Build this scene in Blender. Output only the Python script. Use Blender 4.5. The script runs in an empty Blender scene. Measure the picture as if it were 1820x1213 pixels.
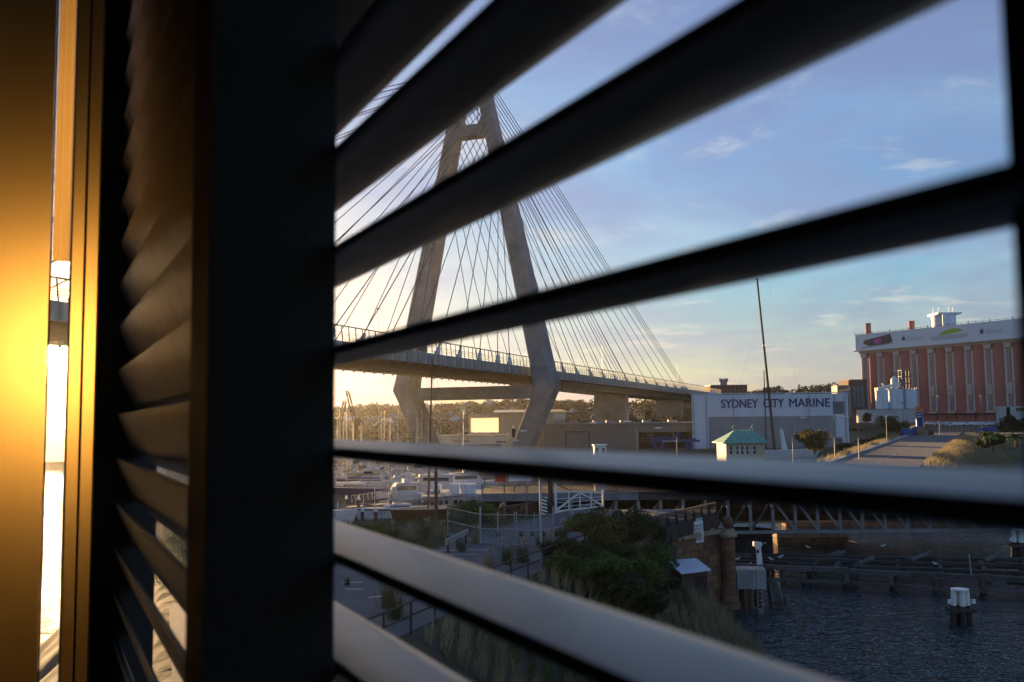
import bpy, math, random
import numpy as np
from mathutils import Vector, Matrix, noise

random.seed(7)
RNG = np.random.default_rng(11)
scene = bpy.context.scene
COL = scene.collection
rad = math.radians

# ------------------------------------------------------------------ camera
CAM_H, FPX, IW, IH = 12.5, 1700.0, 1820.0, 1213.0
CAM = Vector((0, 0, CAM_H))
CAM_M = Matrix.Rotation(math.pi / 2 + rad(4.76), 3, 'X') @ Matrix.Rotation(rad(-0.6), 3, 'Z')
cd = bpy.data.cameras.new('camera')
cam = bpy.data.objects.new('camera', cd)
COL.objects.link(cam)
cam.matrix_world = Matrix.Translation(CAM) @ CAM_M.to_4x4()
cd.sensor_width = 36.0
cd.lens = 36.0 * FPX / IW
cd.clip_start = 0.02
cd.clip_end = 6000
cd.dof.use_dof = True
cd.dof.focus_distance = 140
cd.dof.aperture_fstop = 3.9
scene.camera = cam

# ------------------------------------------------------------------ sky and sun
SUN_AZ, SUN_EL = -25.35, 3.8          # azimuth from +Y towards +X, elevation
sdir = Vector((math.sin(rad(SUN_AZ)) * math.cos(rad(SUN_EL)),
               math.cos(rad(SUN_AZ)) * math.cos(rad(SUN_EL)), math.sin(rad(SUN_EL))))
ld = bpy.data.lights.new('sun', 'SUN')
ld.energy = 3.6
ld.angle = rad(0.5)
ld.color = (1.0, 0.62, 0.27)
sun = bpy.data.objects.new('sun', ld)
COL.objects.link(sun)
sun.rotation_euler = sdir.to_track_quat('Z', 'Y').to_euler()

world = bpy.data.worlds.new('World')
scene.world = world
world.use_nodes = True


def build_world():
    nt = world.node_tree
    N, L = nt.nodes, nt.links
    N.clear()
    out = N.new('ShaderNodeOutputWorld')
    bg = N.new('ShaderNodeBackground')
    bg.inputs['Strength'].default_value = 0.10
    L.new(bg.outputs[0], out.inputs['Surface'])
    sky = N.new('ShaderNodeTexSky')
    sky.sky_type = 'NISHITA'
    sky.sun_disc = False
    sky.sun_elevation = rad(SUN_EL)
    sky.sun_rotation = rad(SUN_AZ)
    sky.air_density = 1.0
    sky.dust_density = 0.6
    sky.ozone_density = 3.0
    tc = N.new('ShaderNodeTexCoord')
    sep = N.new('ShaderNodeSeparateXYZ')
    L.new(tc.outputs['Generated'], sep.inputs[0])

    def math_(op, a, b=None, c=None, clamp=False):
        n = N.new('ShaderNodeMath')
        n.operation = op
        n.use_clamp = clamp
        for i, v in enumerate((a, b, c)):
            if v is None:
                continue
            if isinstance(v, (int, float)):
                n.inputs[i].default_value = v
            else:
                L.new(v, n.inputs[i])
        return n.outputs[0]

    # clouds lie on a high plane: direction / elevation
    zc = math_('MAXIMUM', sep.outputs['Z'], 0.0)
    zz = math_('ADD', zc, 0.10)
    cx = math_('DIVIDE', sep.outputs['X'], zz)
    cy = math_('DIVIDE', sep.outputs['Y'], zz)
    comb = N.new('ShaderNodeCombineXYZ')
    L.new(cx, comb.inputs[0])
    L.new(cy, comb.inputs[1])

    def cloud(scale, detail, lo, hi, off, rough=0.55, dist=0.0):
        mp = N.new('ShaderNodeMapping')
        mp.inputs['Location'].default_value = off
        L.new(comb.outputs[0], mp.inputs[0])
        nz = N.new('ShaderNodeTexNoise')
        nz.inputs['Scale'].default_value = scale
        nz.inputs['Detail'].default_value = detail
        nz.inputs['Roughness'].default_value = rough
        nz.inputs['Distortion'].default_value = dist
        L.new(mp.outputs[0], nz.inputs['Vector'])
        mr = N.new('ShaderNodeMapRange')
        mr.interpolation_type = 'SMOOTHSTEP'
        mr.inputs['From Min'].default_value = lo
        mr.inputs['From Max'].default_value = hi
        L.new(nz.outputs['Fac'], mr.inputs['Value'])
        return mr.outputs[0]

    def mix(fac, a, b, mode='MIX'):
        n = N.new('ShaderNodeMix')
        n.data_type = 'RGBA'
        n.blend_type = mode
        for sock, v in ((n.inputs[0], fac), (n.inputs[6], a), (n.inputs[7], b)):
            if isinstance(v, (int, float)):
                sock.default_value = v
            elif isinstance(v, tuple):
                sock.default_value = v
            else:
                L.new(v, sock)
        return n.outputs[2]

    # thin high veil: the sky colour greyed and lifted
    hsv = N.new('ShaderNodeHueSaturation')
    hsv.inputs['Saturation'].default_value = 0.45
    hsv.inputs['Value'].default_value = SKY_VEIL
    L.new(sky.outputs[0], hsv.inputs['Color'])
    veil = cloud(0.55, 5, 0.22, 0.66, (3.1, 1.7, 0))
    veil = math_('MULTIPLY', veil, 0.85)
    base = mix(veil, sky.outputs[0], hsv.outputs[0])
    # darker grey-mauve streaks
    streak = cloud(0.7, 8, 0.36, 0.60, (9.2, 4.0, 2.0), 0.6, 0.6)
    streak = math_('MULTIPLY', streak, 0.9)
    dk = mix(1.0, hsv.outputs[0], (0.56, 0.55, 0.64, 1), 'MULTIPLY')
    base = mix(streak, base, dk)
    # small bright cumulus
    puff = cloud(2.2, 9, 0.54, 0.72, (1.3, 7.7, 5.0), 0.62, 0.3)
    puff = math_('MULTIPLY', puff, 0.75)
    lt = mix(1.0, hsv.outputs[0], (1.55, 1.35, 1.2, 1), 'MULTIPLY')
    base = mix(puff, base, lt)
    # aureole of the low sun in the humid air
    dot = N.new('ShaderNodeVectorMath')
    dot.operation = 'DOT_PRODUCT'
    L.new(tc.outputs['Generated'], dot.inputs[0])
    dot.inputs[1].default_value = sdir
    d0 = math_('MAXIMUM', dot.outputs['Value'], 0.0)
    g1 = math_('MULTIPLY', math_('POWER', d0, 30.0), AUR[0])
    g2 = math_('MULTIPLY', math_('POWER', d0, 900.0), AUR[1])
    g = math_('ADD', g1, g2)
    glow = mix(1.0, (1.0, 0.70, 0.34, 1), g, 'MULTIPLY')
    base = mix(1.0, base, glow, 'ADD')
    # hazy evening air: the brightest part of the sky is held back, the greenish band neutralised
    bw = N.new('ShaderNodeRGBToBW')
    L.new(base, bw.inputs[0])
    den = math_('MULTIPLY_ADD', bw.outputs[0], SKY_SOFT, 1.0)
    inv = math_('DIVIDE', 1.0, den)
    base = mix(1.0, base, inv, 'MULTIPLY')
    base = mix(1.0, base, (0.96, 0.99, 1.05, 1), 'MULTIPLY')
    sat = N.new('ShaderNodeHueSaturation')
    sat.inputs['Saturation'].default_value = 1.32
    L.new(base, sat.inputs['Color'])
    base = sat.outputs[0]
    core = mix(1.0, (1.0, 0.80, 0.45, 1), math_('MULTIPLY', math_('POWER', d0, 9000.0), 60.0), 'MULTIPLY')
    base = mix(1.0, base, core, 'ADD')
    L.new(base, bg.inputs['Color'])


HAZE_D, HAZE_G = 0.00005, 0.82
SKY_SOFT = 0.42
SKY_VEIL = 1.25
AUR = (0.15, 80.0)
build_world()

scene.view_settings.view_transform = 'Standard'
scene.view_settings.look = 'None'
scene.view_settings.gamma = 1.0
scene.view_settings.use_curve_mapping = False
scene.view_settings.exposure = 2.3
cy_ = scene.cycles
cy_.use_denoising = True
cy_.max_bounces = 6
cy_.diffuse_bounces = 3
cy_.glossy_bounces = 3
cy_.transmission_bounces = 5
cy_.transparent_max_bounces = 8
cy_.volume_bounces = 0
cy_.sample_clamp_indirect = 6.0
cy_.caustics_reflective = False
cy_.caustics_refractive = False

# ------------------------------------------------------------------ placing helpers
def ray(px, py):
    return CAM_M @ Vector(((px - IW / 2) / FPX, (IH / 2 - py) / FPX, -1.0))


def P(px, py, Y):
    d = ray(px, py)
    return CAM + d * (Y / d.y)


def G(px, py, z):
    d = ray(px, py)
    return CAM + d * ((z - CAM_H) / d.z)


def XZ(px, Y):
    """ground x of an image column at depth Y (near the horizon)"""
    return P(px, 745, Y).x


def ZY(px, py, Y):
    return P(px, py, Y).z


# ------------------------------------------------------------------ object helpers
WLOC = {}


def tag(o, label=None, cat=None, group=None, kind=None):
    if label:
        o['label'] = label
    if cat:
        o['category'] = cat
    if group:
        o['group'] = group
    if kind:
        o['kind'] = kind
    return o


def thing(name, label, cat, loc=(0, 0, 0), group=None):
    o = bpy.data.objects.new(name, None)
    o.empty_display_size = 0.3
    COL.objects.link(o)
    o.location = loc
    WLOC[o.name] = Vector(loc)
    return tag(o, label, cat, group)


def add_obj(name, me, parent=None, wloc=None):
    """link a mesh object; wloc is its world position"""
    o = bpy.data.objects.new(name, me)
    COL.objects.link(o)
    w = Vector(wloc) if wloc is not None else (WLOC[parent.name].copy() if parent else Vector((0, 0, 0)))
    if parent:
        o.parent = parent
        o.location = w - WLOC[parent.name]
    else:
        o.location = w
    WLOC[o.name] = w
    return o


class MB:
    """collects geometry in world coordinates"""
    def __init__(s):
        s.v, s.f = [], []

    def add(s, vs, fs):
        b = len(s.v)
        s.v += [Vector(p) for p in vs]
        s.f += [tuple(b + i for i in f) for f in fs]
        return s

    def hexa(s, p):
        return s.add(p, [(0, 3, 2, 1), (4, 5, 6, 7), (0, 1, 5, 4), (1, 2, 6, 5), (2, 3, 7, 6), (3, 0, 4, 7)])

    def box(s, c, size, rz=0.0, ax=None):
        c = Vector(c)
        if ax is None:
            ax = (Vector((math.cos(rz), math.sin(rz), 0)), Vector((-math.sin(rz), math.cos(rz), 0)), Vector((0, 0, 1)))
        hx, hy, hz = (ax[i] * (size[i] / 2) for i in range(3))
        return s.hexa([c - hx - hy - hz, c + hx - hy - hz, c + hx + hy - hz, c - hx + hy - hz,
                       c - hx - hy + hz, c + hx - hy + hz, c + hx + hy + hz, c - hx + hy + hz])

    def bar(s, a, b, w, h=None, up=(0, 0, 1)):
        """square bar from a to b, w across, h along up"""
        a, b = Vector(a), Vector(b)
        h = h or w
        d = b - a
        if d.length < 1e-6:
            return s
        d.normalize()
        up = Vector(up)
        if abs(d.dot(up)) > 0.98:
            up = Vector((0, 1, 0)) if abs(d.y) < 0.9 else Vector((1, 0, 0))
        x = d.cross(up).normalized()
        z = x.cross(d).normalized()
        x, z = x * w / 2, z * h / 2
        return s.hexa([a - x - z, a + x - z, b + x - z, b - x - z, a - x + z, a + x + z, b + x + z, b - x + z])

    def tube(s, pts, r, n=6, caps=True):
        pts = [Vector(p) for p in pts]
        rs = list(r) if isinstance(r, (list, tuple)) else [r] * len(pts)
        base = len(s.v)
        prev = None
        for i, p in enumerate(pts):
            d = (pts[min(i + 1, len(pts) - 1)] - pts[max(i - 1, 0)])
            d = d.normalized() if d.length > 1e-9 else Vector((0, 0, 1))
            if prev is None:
                x = d.orthogonal().normalized()
            else:
                x = (prev - d * prev.dot(d))
                x = x.normalized() if x.length > 1e-6 else d.orthogonal().normalized()
            prev = x
            y = d.cross(x)
            for k in range(n):
                a = 2 * math.pi * k / n
                s.v.append(p + (x * math.cos(a) + y * math.sin(a)) * rs[i])
        for i in range(len(pts) - 1):
            for k in range(n):
                a, b = base + i * n + k, base + i * n + (k + 1) % n
                s.f.append((a, b, b + n, a + n))
        if caps:
            s.f.append(tuple(base + k for k in reversed(range(n))))
            s.f.append(tuple(base + (len(pts) - 1) * n + k for k in range(n)))
        return s

    def lathe(s, c, prof, n=20, a0=0.0, a1=2 * math.pi):
        """prof: list of (r, z) around a vertical axis at c"""
        c = Vector(c)
        full = abs(a1 - a0 - 2 * math.pi) < 1e-4
        m = n if full else n + 1
        base = len(s.v)
        for (r, z) in prof:
            for k in range(m):
                a = a0 + (a1 - a0) * k / n
                s.v.append(c + Vector((r * math.cos(a), r * math.sin(a), z)))
        for i in range(len(prof) - 1):
            for k in range(n):
                k2 = (k + 1) % m if full else k + 1
                s.f.append((base + i * m + k, base + i * m + k2, base + (i + 1) * m + k2, base + (i + 1) * m + k))
        return s

    def prism(s, poly, z0, z1):
        n = len(poly)
        b = len(s.v)
        s.v += [Vector((p[0], p[1], z0)) for p in poly] + [Vector((p[0], p[1], z1)) for p in poly]
        s.f.append(tuple(b + i for i in reversed(range(n))))
        s.f.append(tuple(b + n + i for i in range(n)))
        for i in range(n):
            j = (i + 1) % n
            s.f.append((b + i, b + j, b + n + j, b + n + i))
        return s

    def loft(s, rings, caps=True):
        n = len(rings[0])
        b = len(s.v)
        for r_ in rings:
            s.v += [Vector(p) for p in r_]
        for i in range(len(rings) - 1):
            for k in range(n):
                a, c = b + i * n + k, b + i * n + (k + 1) % n
                s.f.append((a, c, c + n, a + n))
        if caps:
            s.f.append(tuple(b + k for k in reversed(range(n))))
            s.f.append(tuple(b + (len(rings) - 1) * n + k for k in range(n)))
        return s

    def build(s, name, mat, parent=None, smooth=False, wloc=None, kind=None):
        w = Vector(wloc) if wloc is not None else (WLOC[parent.name].copy() if parent else Vector((0, 0, 0)))
        me = bpy.data.meshes.new(name)
        me.from_pydata([tuple(p - w) for p in s.v], [], s.f)
        me.materials.append(mat)
        if smooth:
            me.polygons.foreach_set('use_smooth', [True] * len(me.polygons))
            try:
                me.set_sharp_from_angle(angle=rad(40))
            except Exception:
                pass
        me.update()
        o = add_obj(name, me, parent, w)
        if kind:
            o['kind'] = kind
        return o


def np_mesh(name, verts, faces, mat, parent=None, wloc=None, kind=None):
    """faces: (n,3) or (n,4) int array; verts world coords"""
    w = np.array(wloc if wloc is not None else (WLOC[parent.name] if parent else (0, 0, 0)), float)
    me = bpy.data.meshes.new(name)
    k = faces.shape[1]
    me.vertices.add(len(verts))
    me.vertices.foreach_set('co', (verts - w).astype(np.float32).ravel())
    me.loops.add(faces.size)
    me.loops.foreach_set('vertex_index', faces.astype(np.int32).ravel())
    me.polygons.add(len(faces))
    me.polygons.foreach_set('loop_start', np.arange(0, faces.size, k, dtype=np.int32))
    me.polygons.foreach_set('loop_total', np.full(len(faces), k, dtype=np.int32))
    me.materials.append(mat)
    me.update(calc_edges=True)
    me.validate()
    o = add_obj(name, me, parent, w)
    if kind:
        o['kind'] = kind
    return o


def clone(root, loc, rz=0.0, label=None, scale=None, parent=None):
    """copy a thing with its parts and sub-parts"""
    r = root.copy()
    COL.objects.link(r)
    if parent is None:
        r.location = loc
    WLOC[r.name] = Vector(loc)
    r.rotation_euler = (0, 0, rz)
    if scale:
        r.scale = scale
    if label:
        r['label'] = label
    for ch in list(root.children):
        c = ch.copy()
        COL.objects.link(c)
        c.parent = r
        WLOC[c.name] = Vector(loc)
        for g in list(ch.children):
            d = g.copy()
            COL.objects.link(d)
            d.parent = c
            WLOC[d.name] = Vector(loc)
    return r


# ------------------------------------------------------------------ materials
MATS = {}


def mat(name, col, rough=0.8, metal=0.0, var=0.25, scale=1.5, bump=0.0, bscale=None, spec=0.4,
        tint=None, rand=0.0, streak=False, transl=0.0, stretch=(1, 1, 1)):
    if name in MATS:
        return MATS[name]
    m = bpy.data.materials.new(name)
    m.use_nodes = True
    nt = m.node_tree
    N, L = nt.nodes, nt.links
    bs = N['Principled BSDF']
    bs.inputs['Roughness'].default_value = rough
    bs.inputs['Metallic'].default_value = metal
    bs.inputs['Specular IOR Level'].default_value = spec
    tc = N.new('ShaderNodeTexCoord')
    mp = N.new('ShaderNodeMapping')
    L.new(tc.outputs['Object'], mp.inputs[0])
    mp.inputs['Scale'].default_value = (1, 1, 0.12) if streak else stretch
    nz = N.new('ShaderNodeTexNoise')
    nz.inputs['Scale'].default_value = scale
    nz.inputs['Detail'].default_value = 6
    nz.inputs['Roughness'].default_value = 0.62
    L.new(mp.outputs[0], nz.inputs['Vector'])
    cr = N.new('ShaderNodeValToRGB')
    c1 = tuple(c * (1 - var) for c in col)
    c2 = tuple(min(1, c * (1 + var * 0.8)) for c in col)
    if tint:
        c1 = tint
    cr.color_ramp.elements[0].color = (*c1, 1)
    cr.color_ramp.elements[0].position = 0.30
    cr.color_ramp.elements[1].color = (*c2, 1)
    cr.color_ramp.elements[1].position = 0.68
    L.new(nz.outputs['Fac'], cr.inputs[0])
    src = cr.outputs[0]
    if rand:
        oi = N.new('ShaderNodeObjectInfo')
        mr = N.new('ShaderNodeMapRange')
        mr.inputs['To Min'].default_value = 1 - rand
        mr.inputs['To Max'].default_value = 1 + rand
        L.new(oi.outputs['Random'], mr.inputs['Value'])
        mx = N.new('ShaderNodeMix')
        mx.data_type = 'RGBA'
        mx.blend_type = 'MULTIPLY'
        mx.inputs[0].default_value = 1
        L.new(src, mx.inputs[6])
        L.new(mr.outputs[0], mx.inputs[7])
        src = mx.outputs[2]
    L.new(src, bs.inputs['Base Color'])
    if bump:
        bn = N.new('ShaderNodeTexNoise')
        bn.inputs['Scale'].default_value = bscale or scale * 4
        bn.inputs['Detail'].default_value = 5
        L.new(mp.outputs[0], bn.inputs['Vector'])
        b = N.new('ShaderNodeBump')
        b.inputs['Strength'].default_value = bump
        b.inputs['Distance'].default_value = 0.05
        L.new(bn.outputs['Fac'], b.inputs['Height'])
        L.new(b.outputs[0], bs.inputs['Normal'])
    if transl:
        tr = N.new('ShaderNodeBsdfTranslucent')
        L.new(src, tr.inputs['Color'])
        ms = N.new('ShaderNodeMixShader')
        ms.inputs[0].default_value = transl
        L.new(bs.outputs[0], ms.inputs[1])
        L.new(tr.outputs[0], ms.inputs[2])
        L.new(ms.outputs[0], N['Material Output'].inputs['Surface'])
    MATS[name] = m
    return m


def text_part(name, body, m, parent, origin, xdir, ydir, height, extrude=0.02, bold=0.0, width=None, center=False, slant=0.0):
    """lettering as mesh: origin = lower left of the first letter, height = cap height"""
    cu = bpy.data.curves.new(name, 'FONT')
    cu.body = body
    cu.size = 1.0
    cu.extrude = 0.0
    cu.offset = 0.0
    cu.shear = slant
    cu.resolution_u = 3
    tmp = bpy.data.objects.new('tmp_text', cu)
    COL.objects.link(tmp)
    dg = bpy.context.evaluated_depsgraph_get()
    me = bpy.data.meshes.new_from_object(tmp.evaluated_get(dg))
    bpy.data.objects.remove(tmp)
    me.name = name
    xs = [v.co.x for v in me.vertices]
    ys = [v.co.y for v in me.vertices]
    sy = height / 0.69
    x0, x1 = min(xs), max(xs)
    sx = sy if width is None else width / (x1 - x0)
    xd, yd = Vector(xdir).normalized(), Vector(ydir).normalized()
    nd = xd.cross(yd).normalized()
    w = WLOC[parent.name]
    o0 = Vector(origin) - w
    off = (x0 + x1) / 2 if center else x0
    for v in me.vertices:
        v.co = o0 + xd * ((v.co.x - off) * sx) + yd * (v.co.y * sy) + nd * extrude
    if bold:
        import bmesh
        bm = bmesh.new()
        bm.from_mesh(me)
        geo = bm.verts[:] + bm.edges[:] + bm.faces[:]
        for k, (bx, by) in enumerate(((1, 0), (-1, 0), (0, 1), (0, -1))):
            r = bmesh.ops.duplicate(bm, geom=geo)
            vv = [g for g in r['geom'] if isinstance(g, bmesh.types.BMVert)]
            bmesh.ops.translate(bm, verts=vv, vec=xd * (bx * bold * sy) + yd * (by * bold * sy * .5) + nd * (.002 * (k + 1)))
        bm.to_mesh(me)
        bm.free()
    me.materials.clear()
    me.materials.append(m)
    return add_obj(name, me, parent, w)


def leaf_cloud(n, centers, radii, size, rng, flat=0.0, shell=0.5):
    """leaf quads spread through ellipsoids; returns verts, faces"""
    centers = np.array(centers, float)
    radii = np.array(radii, float)
    vol = radii.prod(1) ** (2 / 3)
    idx = rng.choice(len(centers), n, p=vol / vol.sum())
    d = rng.normal(size=(n, 3))
    d /= np.linalg.norm(d, axis=1)[:, None]
    rr = rng.random(n) ** (1 / 3)
    rr = shell + (1 - shell) * rr
    rr *= 0.82 + 0.36 * rng.random(n)
    c = centers[idx] + d * rr[:, None] * radii[idx]
    a = rng.normal(size=(n, 3))
    a[:, 2] *= (1 - flat)
    a /= np.linalg.norm(a, axis=1)[:, None]
    b = np.cross(a, rng.normal(size=(n, 3)))
    b /= np.linalg.norm(b, axis=1)[:, None]
    s = size * (0.6 + 0.8 * rng.random(n))[:, None]
    v = np.stack([c - a * s, c + b * s * 0.45, c + a * s, c - b * s * 0.45], 1).reshape(-1, 3)
    f = np.arange(n * 4).reshape(n, 4)
    return v, f


def grass_blades(n, base, h, w, rng, lean=0.35, wind=(0.15, 0, 0)):
    """base (n,3) roots; triangular blades in two segments"""
    hh = h * (0.55 + 0.7 * rng.random(n))
    ang = rng.random(n) * 2 * math.pi
    dx = np.stack([np.cos(ang), np.sin(ang), np.zeros(n)], 1)
    la = rng.random(n) * 2 * math.pi
    ln = np.stack([np.cos(la), np.sin(la), np.zeros(n)], 1) * (lean * rng.random(n))[:, None] + np.array(wind)
    up = np.array([0, 0, 1.0])
    mid = base + up * (hh * 0.55)[:, None] + ln * (hh * 0.3)[:, None]
    tip = base + up * (hh * 0.93)[:, None] + ln * (hh * 0.95)[:, None]
    ww = (w * (0.6 + 0.8 * rng.random(n)))[:, None]
    v = np.stack([base - dx * ww, base + dx * ww, mid + dx * ww * 0.7, mid - dx * ww * 0.7, tip + dx * ww * .12, tip - dx * ww * .12], 1).reshape(-1, 3)
    k = np.arange(n)[:, None] * 6
    f = np.concatenate([k + np.array([0, 1, 2, 3]), k + np.array([3, 2, 4, 5])])
    return v, f


def smooth(a, b, x):
    t = min(1, max(0, (x - a) / (b - a)))
    return t * t * (3 - 2 * t)

world.cycles.sampling_method = 'MANUAL'
world.cycles.sample_map_resolution = 512

# ================================================================== the louvred walkway the camera stands in
WA = rad(-26.2)
WU = Vector((math.sin(WA), math.cos(WA), 0))      # along the louvres, away from the camera
WN = Vector((math.cos(WA), -math.sin(WA), 0))     # outwards through the louvres
WZ = Vector((0, 0, 1))
A_ = 0.5                                           # camera to louvre plane


def W(s, n, z):
    return CAM + WU * s + WN * n + WZ * z


m_blade = mat('louvre_paint', (0.075, 0.078, 0.084), 0.36, 0.0, 0.55, 9.0, 0.0, 60, 0.55)
m_post = mat('post_paint', (0.028, 0.027, 0.028), 0.6, 0.0, 0.2, 4.0, 0.05, 60, 0.35)
m_inner = mat('walkway_paint', (0.085, 0.08, 0.078), 0.55, 0.0, 0.25, 1.2, 0.05, 20)
m_floor = mat('walkway_floor', (0.06, 0.055, 0.05), 0.7, 0.0, 0.25, 2.0, 0.05, 20)


def wbox(mb, s0, s1, n0, n1, z0, z1):
    return mb.hexa([W(s0, n0, z0), W(s1, n0, z0), W(s1, n1, z0), W(s0, n1, z0),
                    W(s0, n0, z1), W(s1, n0, z1), W(s1, n1, z1), W(s0, n1, z1)])


END_S = 4.22
N2 = 0.235                                         # the bays beyond the post stand further in
tag(wbox(MB(), -3.0, END_S, -1.1, 0.62, -2.5, -2.32).build('floor', m_floor), kind='structure')
tag(wbox(MB(), -3.0, END_S, -1.1, 0.75, 4.5, 4.65).build('ceiling', m_inner), kind='structure')
tag(wbox(MB(), -3.0, END_S, -1.25, -1.1, -2.5, 4.65).build('wall_inner', m_inner), kind='structure')
tag(wbox(MB(), -3.12, -3.0, -1.25, 0.75, -2.5, 4.65).build('wall_back', m_inner), kind='structure')
tag(wbox(MB(), -3.0, 1.755, 0.42, 0.60, 1.62, 4.5).build('wall_over_louvres', m_inner), kind='structure')
tag(wbox(MB(), -3.0, -1.6, 0.42, 0.60, -2.32, 1.62).build('wall_beside_louvres', m_inner), kind='structure')

BLADES_ALL = [(-0.088 + 0.336 * k) * A_ for k in range(-13, 27)]


def blade_ring(s, zc, nc, tilt=.045, c=.14):
    """aerofoil section, tilted a little up towards the outside"""
    ring = []
    for q, z in ((-1, .004), (-.95, .012), (-.6, .016), (0, .018), (.5, .018), (.85, .012), (1, 0), (.9, -.011), (.5, -.020), (-.2, -.028), (-.8, -.026), (-1, -.017)):
        ct, st = math.cos(math.atan(tilt)), math.sin(math.atan(tilt))
        ring.append(W(s, nc + (q * c * ct - z * st) * A_, zc + (z * ct + q * c * st) * A_))
    return ring


BAYS = [(-1.6, 2.15, A_, -1.4, 1.6), (1.70, 4.07, N2 + .07, -1.6, 2.1)]
BAY_LABEL = ['wide near louvre screen of dark blades filling the right of the picture',
             'louvre screen in the bay just beyond the broad dark post']
for (s0, s1, nc, z0, z1), lb in zip(BAYS, BAY_LABEL):
    t = thing('louvre_screen', lb, 'louvre screen', W((s0 + s1) / 2, nc, z0), 'louvre screens along the walkway')
    for zc in BLADES_ALL:
        if z0 < zc < z1:
            tc = (.045, .14) if s0 < 0 else (-2.6, .19)      # the next bay is turned nearly shut
            MB().loft([blade_ring(s0, zc, nc, *tc), blade_ring((s0 + s1) / 2, zc, nc, *tc), blade_ring(s1, zc, nc, *tc)]).build('blade', m_blade, t, smooth=True)
    # upright carrier bar that holds the blades
    mb = MB()
    if s0 < 0:
        wbox(mb, 0.30, 0.355, 0.492, 0.575, z0, z1)
    else:
        wbox(mb, s0 + 0.35, s0 + 0.375, nc + .075, nc + .10, z0, z1)
    mb.build('carrier_bar', m_post, t)
PO_LABEL = ['broad near-black post dividing the view, its edge meeting the near blades',
            'second post along the louvres, beside the glowing glass']
for s0, s1, n0, n1, lb in zip((1.51, 4.07), (1.69, 4.20), (0.235, 0.20), (0.424, 0.42), PO_LABEL):
    t = thing('louvre_post', lb, 'post', W((s0 + s1) / 2, (n0 + n1) / 2, -2.32), 'posts between the louvre screens')
    mb = MB()
    wbox(mb, s0, s1, n0, n1, -2.32, 4.5)
    mb.build('post_box', m_post, t)
    if s0 < 2:
        wbox(MB(), 2.16, 2.30, 0.424, 0.558, -2.32, 4.5).build('added_shade_fin', m_post, t)  # fin added outside to shade the inner part of the near blades
    mb = MB()
    wbox(mb, s0 - 0.006, s1 + 0.006, n0 - 0.010, n0 - 0.0002, -2.32, 4.5)
    mb.build('cover_strip', m_post, t)

# far end: frosted partition added to imitate sun glare, a narrow open gap beside it
m_glare = bpy.data.materials.new('added_glare_glass')
m_glare.use_nodes = True
nt = m_glare.node_tree
b = nt.nodes['Principled BSDF']
b.inputs['Base Color'].default_value = (0.0068, 0.0044, 0.0014, 1)
b.inputs['Roughness'].default_value = 0.50
b.inputs['IOR'].default_value = 1.3
b.inputs['Transmission Weight'].default_value = 1.0
t = thing('added_glare_partition', 'amber frosted partition added for the golden sun glare at the far left', 'partition', W(END_S, -0.5, -2.32))
wbox(MB(), END_S - .006, END_S + .006, -1.1, 0.014, -2.3, 4.5).build('pane', m_glare, t)
wbox(MB(), END_S - .006, END_S + .006, 0.096, 0.138, -2.3, 4.5).build('pane', m_glare, t)
wbox(MB(), END_S - .006, END_S + .006, 0.148, 0.199, -2.3, 4.5).build('pane', m_glare, t)
for n0, n1 in ((0.0145, 0.022), (0.088, 0.0955), (0.1385, 0.1475)):
    wbox(MB(), END_S - .02, END_S + .02, n0, n1, -2.32, 4.5).build('glazing_bar', m_post, t)
m_scrim = mat('pale_translucent_sheet', (0.62, 0.50, 0.30), 0.7, 0, 0.15, 3.0, transl=0.7, streak=True)
vs, fs = [], []
for i in range(11):
    n = 0.024 + 0.062 * i / 10
    ds = 0.003 * math.sin(i * 1.7)
    vs += [W(END_S - .06 + ds, n, .65), W(END_S - .06 + ds, n, 4.45), W(END_S - .063 + ds, n, 4.45), W(END_S - .063 + ds, n, .65)]
for i in range(10):
    for k in range(4):
        fs.append((4 * i + k, 4 * i + (k + 1) % 4, 4 * i + 4 + (k + 1) % 4, 4 * i + 4 + k))
o = MB().add(vs, fs).build('hanging_sheet', m_scrim, wloc=W(END_S - .06, 0.05, .65))
tag(o, 'tan translucent sheet hanging in the top of the bright gap', 'sheet')

# ================================================================== water, land
m_water = bpy.data.materials.new('water')
m_water.use_nodes = True


def water_mat():
    nt = m_water.node_tree
    N, L = nt.nodes, nt.links
    b = N['Principled BSDF']
    b.inputs['Base Color'].default_value = (0.008, 0.034, 0.044, 1)
    b.inputs['Roughness'].default_value = 0.02
    b.inputs['IOR'].default_value = 1.33
    tc = N.new('ShaderNodeTexCoord')
    prev = None
    for sc, st, dist, det in ((0.16, 0.5, 1.0, 3), (0.8, 1.0, 0.75, 3), (2.0, 1.0, 0.42, 2)):
        mp = N.new('ShaderNodeMapping')
        mp.inputs['Scale'].default_value = (1.0, 1.35, 1)
        mp.inputs['Rotation'].default_value = (0, 0, 0.35)
        L.new(tc.outputs['Object'], mp.inputs[0])
        nz = N.new('ShaderNodeTexNoise')
        nz.inputs['Scale'].default_value = sc
        nz.inputs['Detail'].default_value = det
        nz.inputs['Roughness'].default_value = 0.5
        nz.inputs['Distortion'].default_value = 0.5
        L.new(mp.outputs[0], nz.inputs['Vector'])
        bm = N.new('ShaderNodeBump')
        bm.inputs['Strength'].default_value = st
        bm.inputs['Distance'].default_value = dist
        L.new(nz.outputs['Fac'], bm.inputs['Height'])
        if prev:
            L.new(prev, bm.inputs['Normal'])
        prev = bm.outputs[0]
    L.new(prev, b.inputs['Normal'])


water_mat()
EX0, EX1, EY0, EY1 = -1150.0, 900.0, -40.0, 1500.0
tag(MB().add([(EX0, EY0, 0), (EX1, EY0, 0), (EX1, EY1, 0), (EX0, EY1, 0)], [(0, 1, 2, 3)]).build('water', m_water), kind='structure')

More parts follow.
